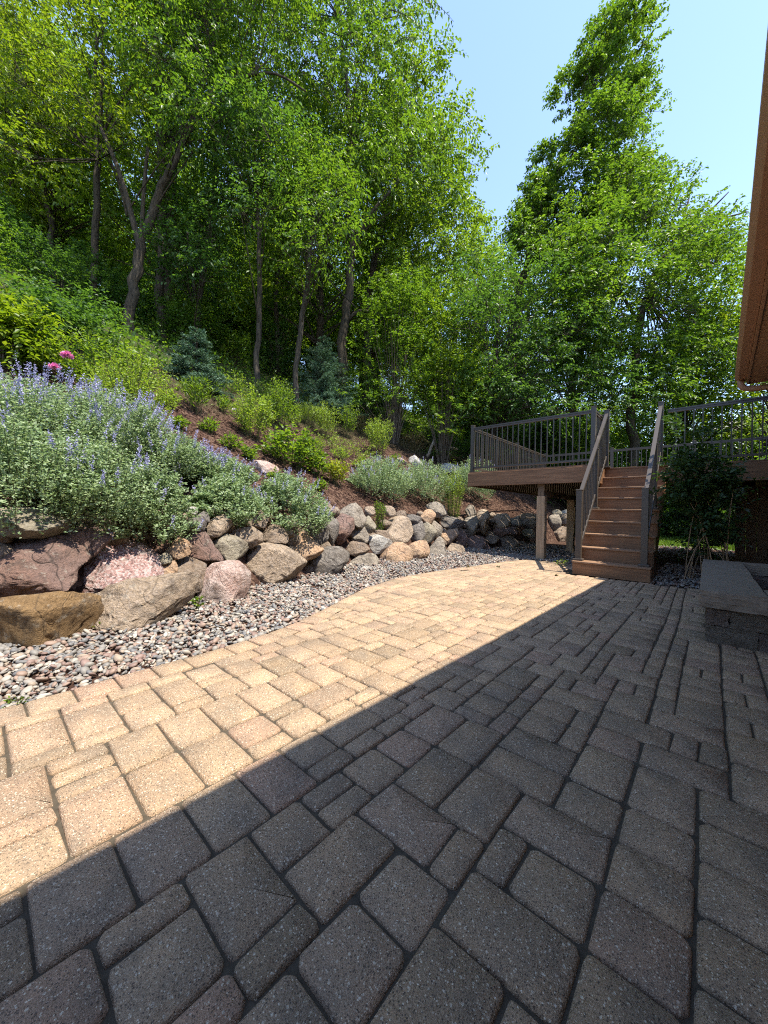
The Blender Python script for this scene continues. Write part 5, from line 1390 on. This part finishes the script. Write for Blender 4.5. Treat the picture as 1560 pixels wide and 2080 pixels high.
# ------------------------------------------------------------------ background wood: one tree per kind, then copies
def generic(mat, label, Hh, Rw, leaf, nl=60):
    root = empty('woodland_tree', (0, 0, 0)); tag(root, label, 'tree', 'trees massed up the wooded hillside')
    mb = MB(); mb.tube([(0, 0, -.3), (.1, .05, Hh * .3), (-.05, .1, Hh * .65), (0, 0, Hh * .9)], [.2, .15, .09, .02], 8)
    z = RNG.uniform(.22, .98, nl); a = RNG.uniform(0, 6.283, nl); q = np.sqrt(RNG.random(nl)) * Rw * np.sin(np.clip(z, .12, .98) * math.pi) ** .5
    C = np.stack([np.cos(a) * q, np.sin(a) * q, z * Hh], 1)
    P, A, Nn, ll, ww, o, d, sl_ = sprays(C, np.full(nl, Rw * .30) * RNG.uniform(.7, 1.2, nl), np.array([0, 0, Hh * .45]), 20, 10, leaf, .58, .45, slen=(.5, 1.1), shell=.3)
    for c in C:
        mb.tube(bez((0, 0, c[2] * .6), (c[0] * .4, c[1] * .4, c[2] * .85), c, 5), [.05, .04, .03, .02, .01], 5, False)
    o = mb.build('trunk', M['bark_dark'], None, True); o.parent = root
    o = mesh_obj('crown', leaf_mesh('crown', P, A, Nn, ll, ww), M[mat]); o.parent = root
    return root
g1 = generic('leaf_mid', 'mid green woodland tree up the hill behind', 11, 2.8, .17)
g2 = generic('leaf_fresh', 'fresh green woodland tree up the hill behind', 12, 3.2, .18)
g3 = generic('leaf_lime', 'yellow green woodland tree up the hill behind', 10, 3.0, .17)
GG = 'trees massed up the wooded hillside'
spots = []
rr_ = random.Random(17)
for d_ in (9.5, 13, 17, 22, 28, 36):
    v_ = -9 + rr_.uniform(0, 2)
    while v_ < 34:
        spots.append((wall_u(v_) - d_ + rr_.uniform(-1.3, 1.3), v_ + rr_.uniform(-1, 1))); v_ += 3.6 + d_ * .09
for u_ in np.arange(-8, 12, 3.4): spots.append((u_ + rr_.uniform(-.8, .8), 20.5 + rr_.uniform(-1.2, 1.2)))
for u_ in np.arange(-6, 34, 4.6):
    spots.append((u_ + rr_.uniform(-1, 1), 27 + rr_.uniform(-2, 2))); spots.append((u_ + rr_.uniform(-1, 1), 34 + rr_.uniform(-2, 2)))
used = set()
for (u_, v_) in spots:
    # keep the foreground clear of the named trees' trunks
    d_ = depth_of((u_, v_, 1))
    if d_ < 13.5 and v_ < 14: continue
    k = rr_.choices([0, 1, 2], [.36, .36, .28])[0]; src = (g1, g2, g3)[k]
    loc = (float(u_), float(v_), float(tz(u_, v_))); sc = rr_.uniform(.72, 1.15)
    if v_ > 25: sc *= .72
    if k not in used:
        used.add(k); src.location = loc; src.rotation_euler = (0, 0, rr_.uniform(0, 6)); src.scale = (sc,) * 3
    else: copy_tree(src, loc, rr_.uniform(0, 6.28), sc)
ub = bush('understory_bush', 'shaded understory shrub among the woodland trunks', 0, 0, 0, 0, 'leaf_mid', 1, 1, 1, .01, 'understory shrubs in the woods', t=20)
for c in list(ub.children): bpy.data.objects.remove(c)
bpy.data.objects.remove(ub)
def ubush(mat, label):
    root = empty('understory_bush', (0, 0, 0)); tag(root, label, 'bush', 'understory shrubs in the woods')
    nl = 26; a = RNG.uniform(0, 6.283, nl); q = np.sqrt(RNG.random(nl)); z = RNG.uniform(.1, .95, nl)
    C = np.stack([np.cos(a) * q * 1.1, np.sin(a) * q * 1.1, z * 1.9], 1)
    P, A, Nn, ll, ww, o, d, s2 = sprays(C, np.full(nl, .4), np.array([0, 0, .4]), 12, 10, .11, .58, .3, slen=(.25, .6), shell=.2)
    f = mesh_obj('foliage', leaf_mesh('foliage', P, A, Nn, ll, ww), M[mat]); f.parent = root
    mb = MB()
    for c in C: mb.tube(bez((0, 0, -.1), (c[0] * .3, c[1] * .3, c[2] * .7), c, 5), [.02, .016, .012, .008, .005], 4, False)
    g = mb.build('stems', M['bark_dark'], None, True); g.parent = root; g['kind'] = 'stuff'
    return root
b1 = ubush('leaf_mid', 'mid green understory shrub among the woodland trunks'); b2 = ubush('leaf_deep', 'deep green understory shrub among the woodland trunks')
first = [True, True]
for k in range(134):
    if k >= 104: v_ = rr_.uniform(0, 20); d_ = rr_.uniform(17, 30); u_ = float(wall_u(v_) - d_)
    elif k < 46: v_ = rr_.uniform(-6, 22); d_ = rr_.uniform(8.5, 20); u_ = float(wall_u(v_) - d_)
    else: u_ = rr_.uniform(-9, 9); v_ = rr_.uniform(16.5, 22)
    if 74 <= k < 104: u_ = rr_.uniform(-17, 12); v_ = rr_.uniform(23, 30)
    q = k % 2
    loc = (u_, v_, float(tz(u_, v_))); sc = rr_.uniform(.5, .95) if k < 46 else rr_.uniform(.9, 1.7) if k < 74 else rr_.uniform(1.6, 2.5); src = (b1, b2)[q]
    if first[q]: first[q] = False; src.location = loc; src.scale = (sc,) * 3
    else: copy_tree(src, loc, rr_.uniform(0, 6), sc)

# ------------------------------------------------------------------ dry leaves lying on the sunlit paving
for (px, py, lab) in ((1128, 1169, 'curled dry leaf on the sunlit paving nearest the stairs'), (1012, 1152, 'curled dry leaf on the paving below the round dark wall stones'),
                      (950, 1152, 'small dry leaf near the gravel edge of the far paving')):
    q = on_z(px, py, .004); n = 5
    A = RNG.normal(size=(n, 3)); A[:, 2] = abs(A[:, 2]) * .5
    o = mesh_obj('fallen_leaf', leaf_mesh('fallen_leaf', np.zeros((n, 3)) + RNG.normal(size=(n, 3)) * .006, A, RNG.normal(size=(n, 3)) + np.array([0, 0, 1]), .04, .03), M['leaf_brown'])
    o.location = tuple(q); tag(o, lab, 'leaf')
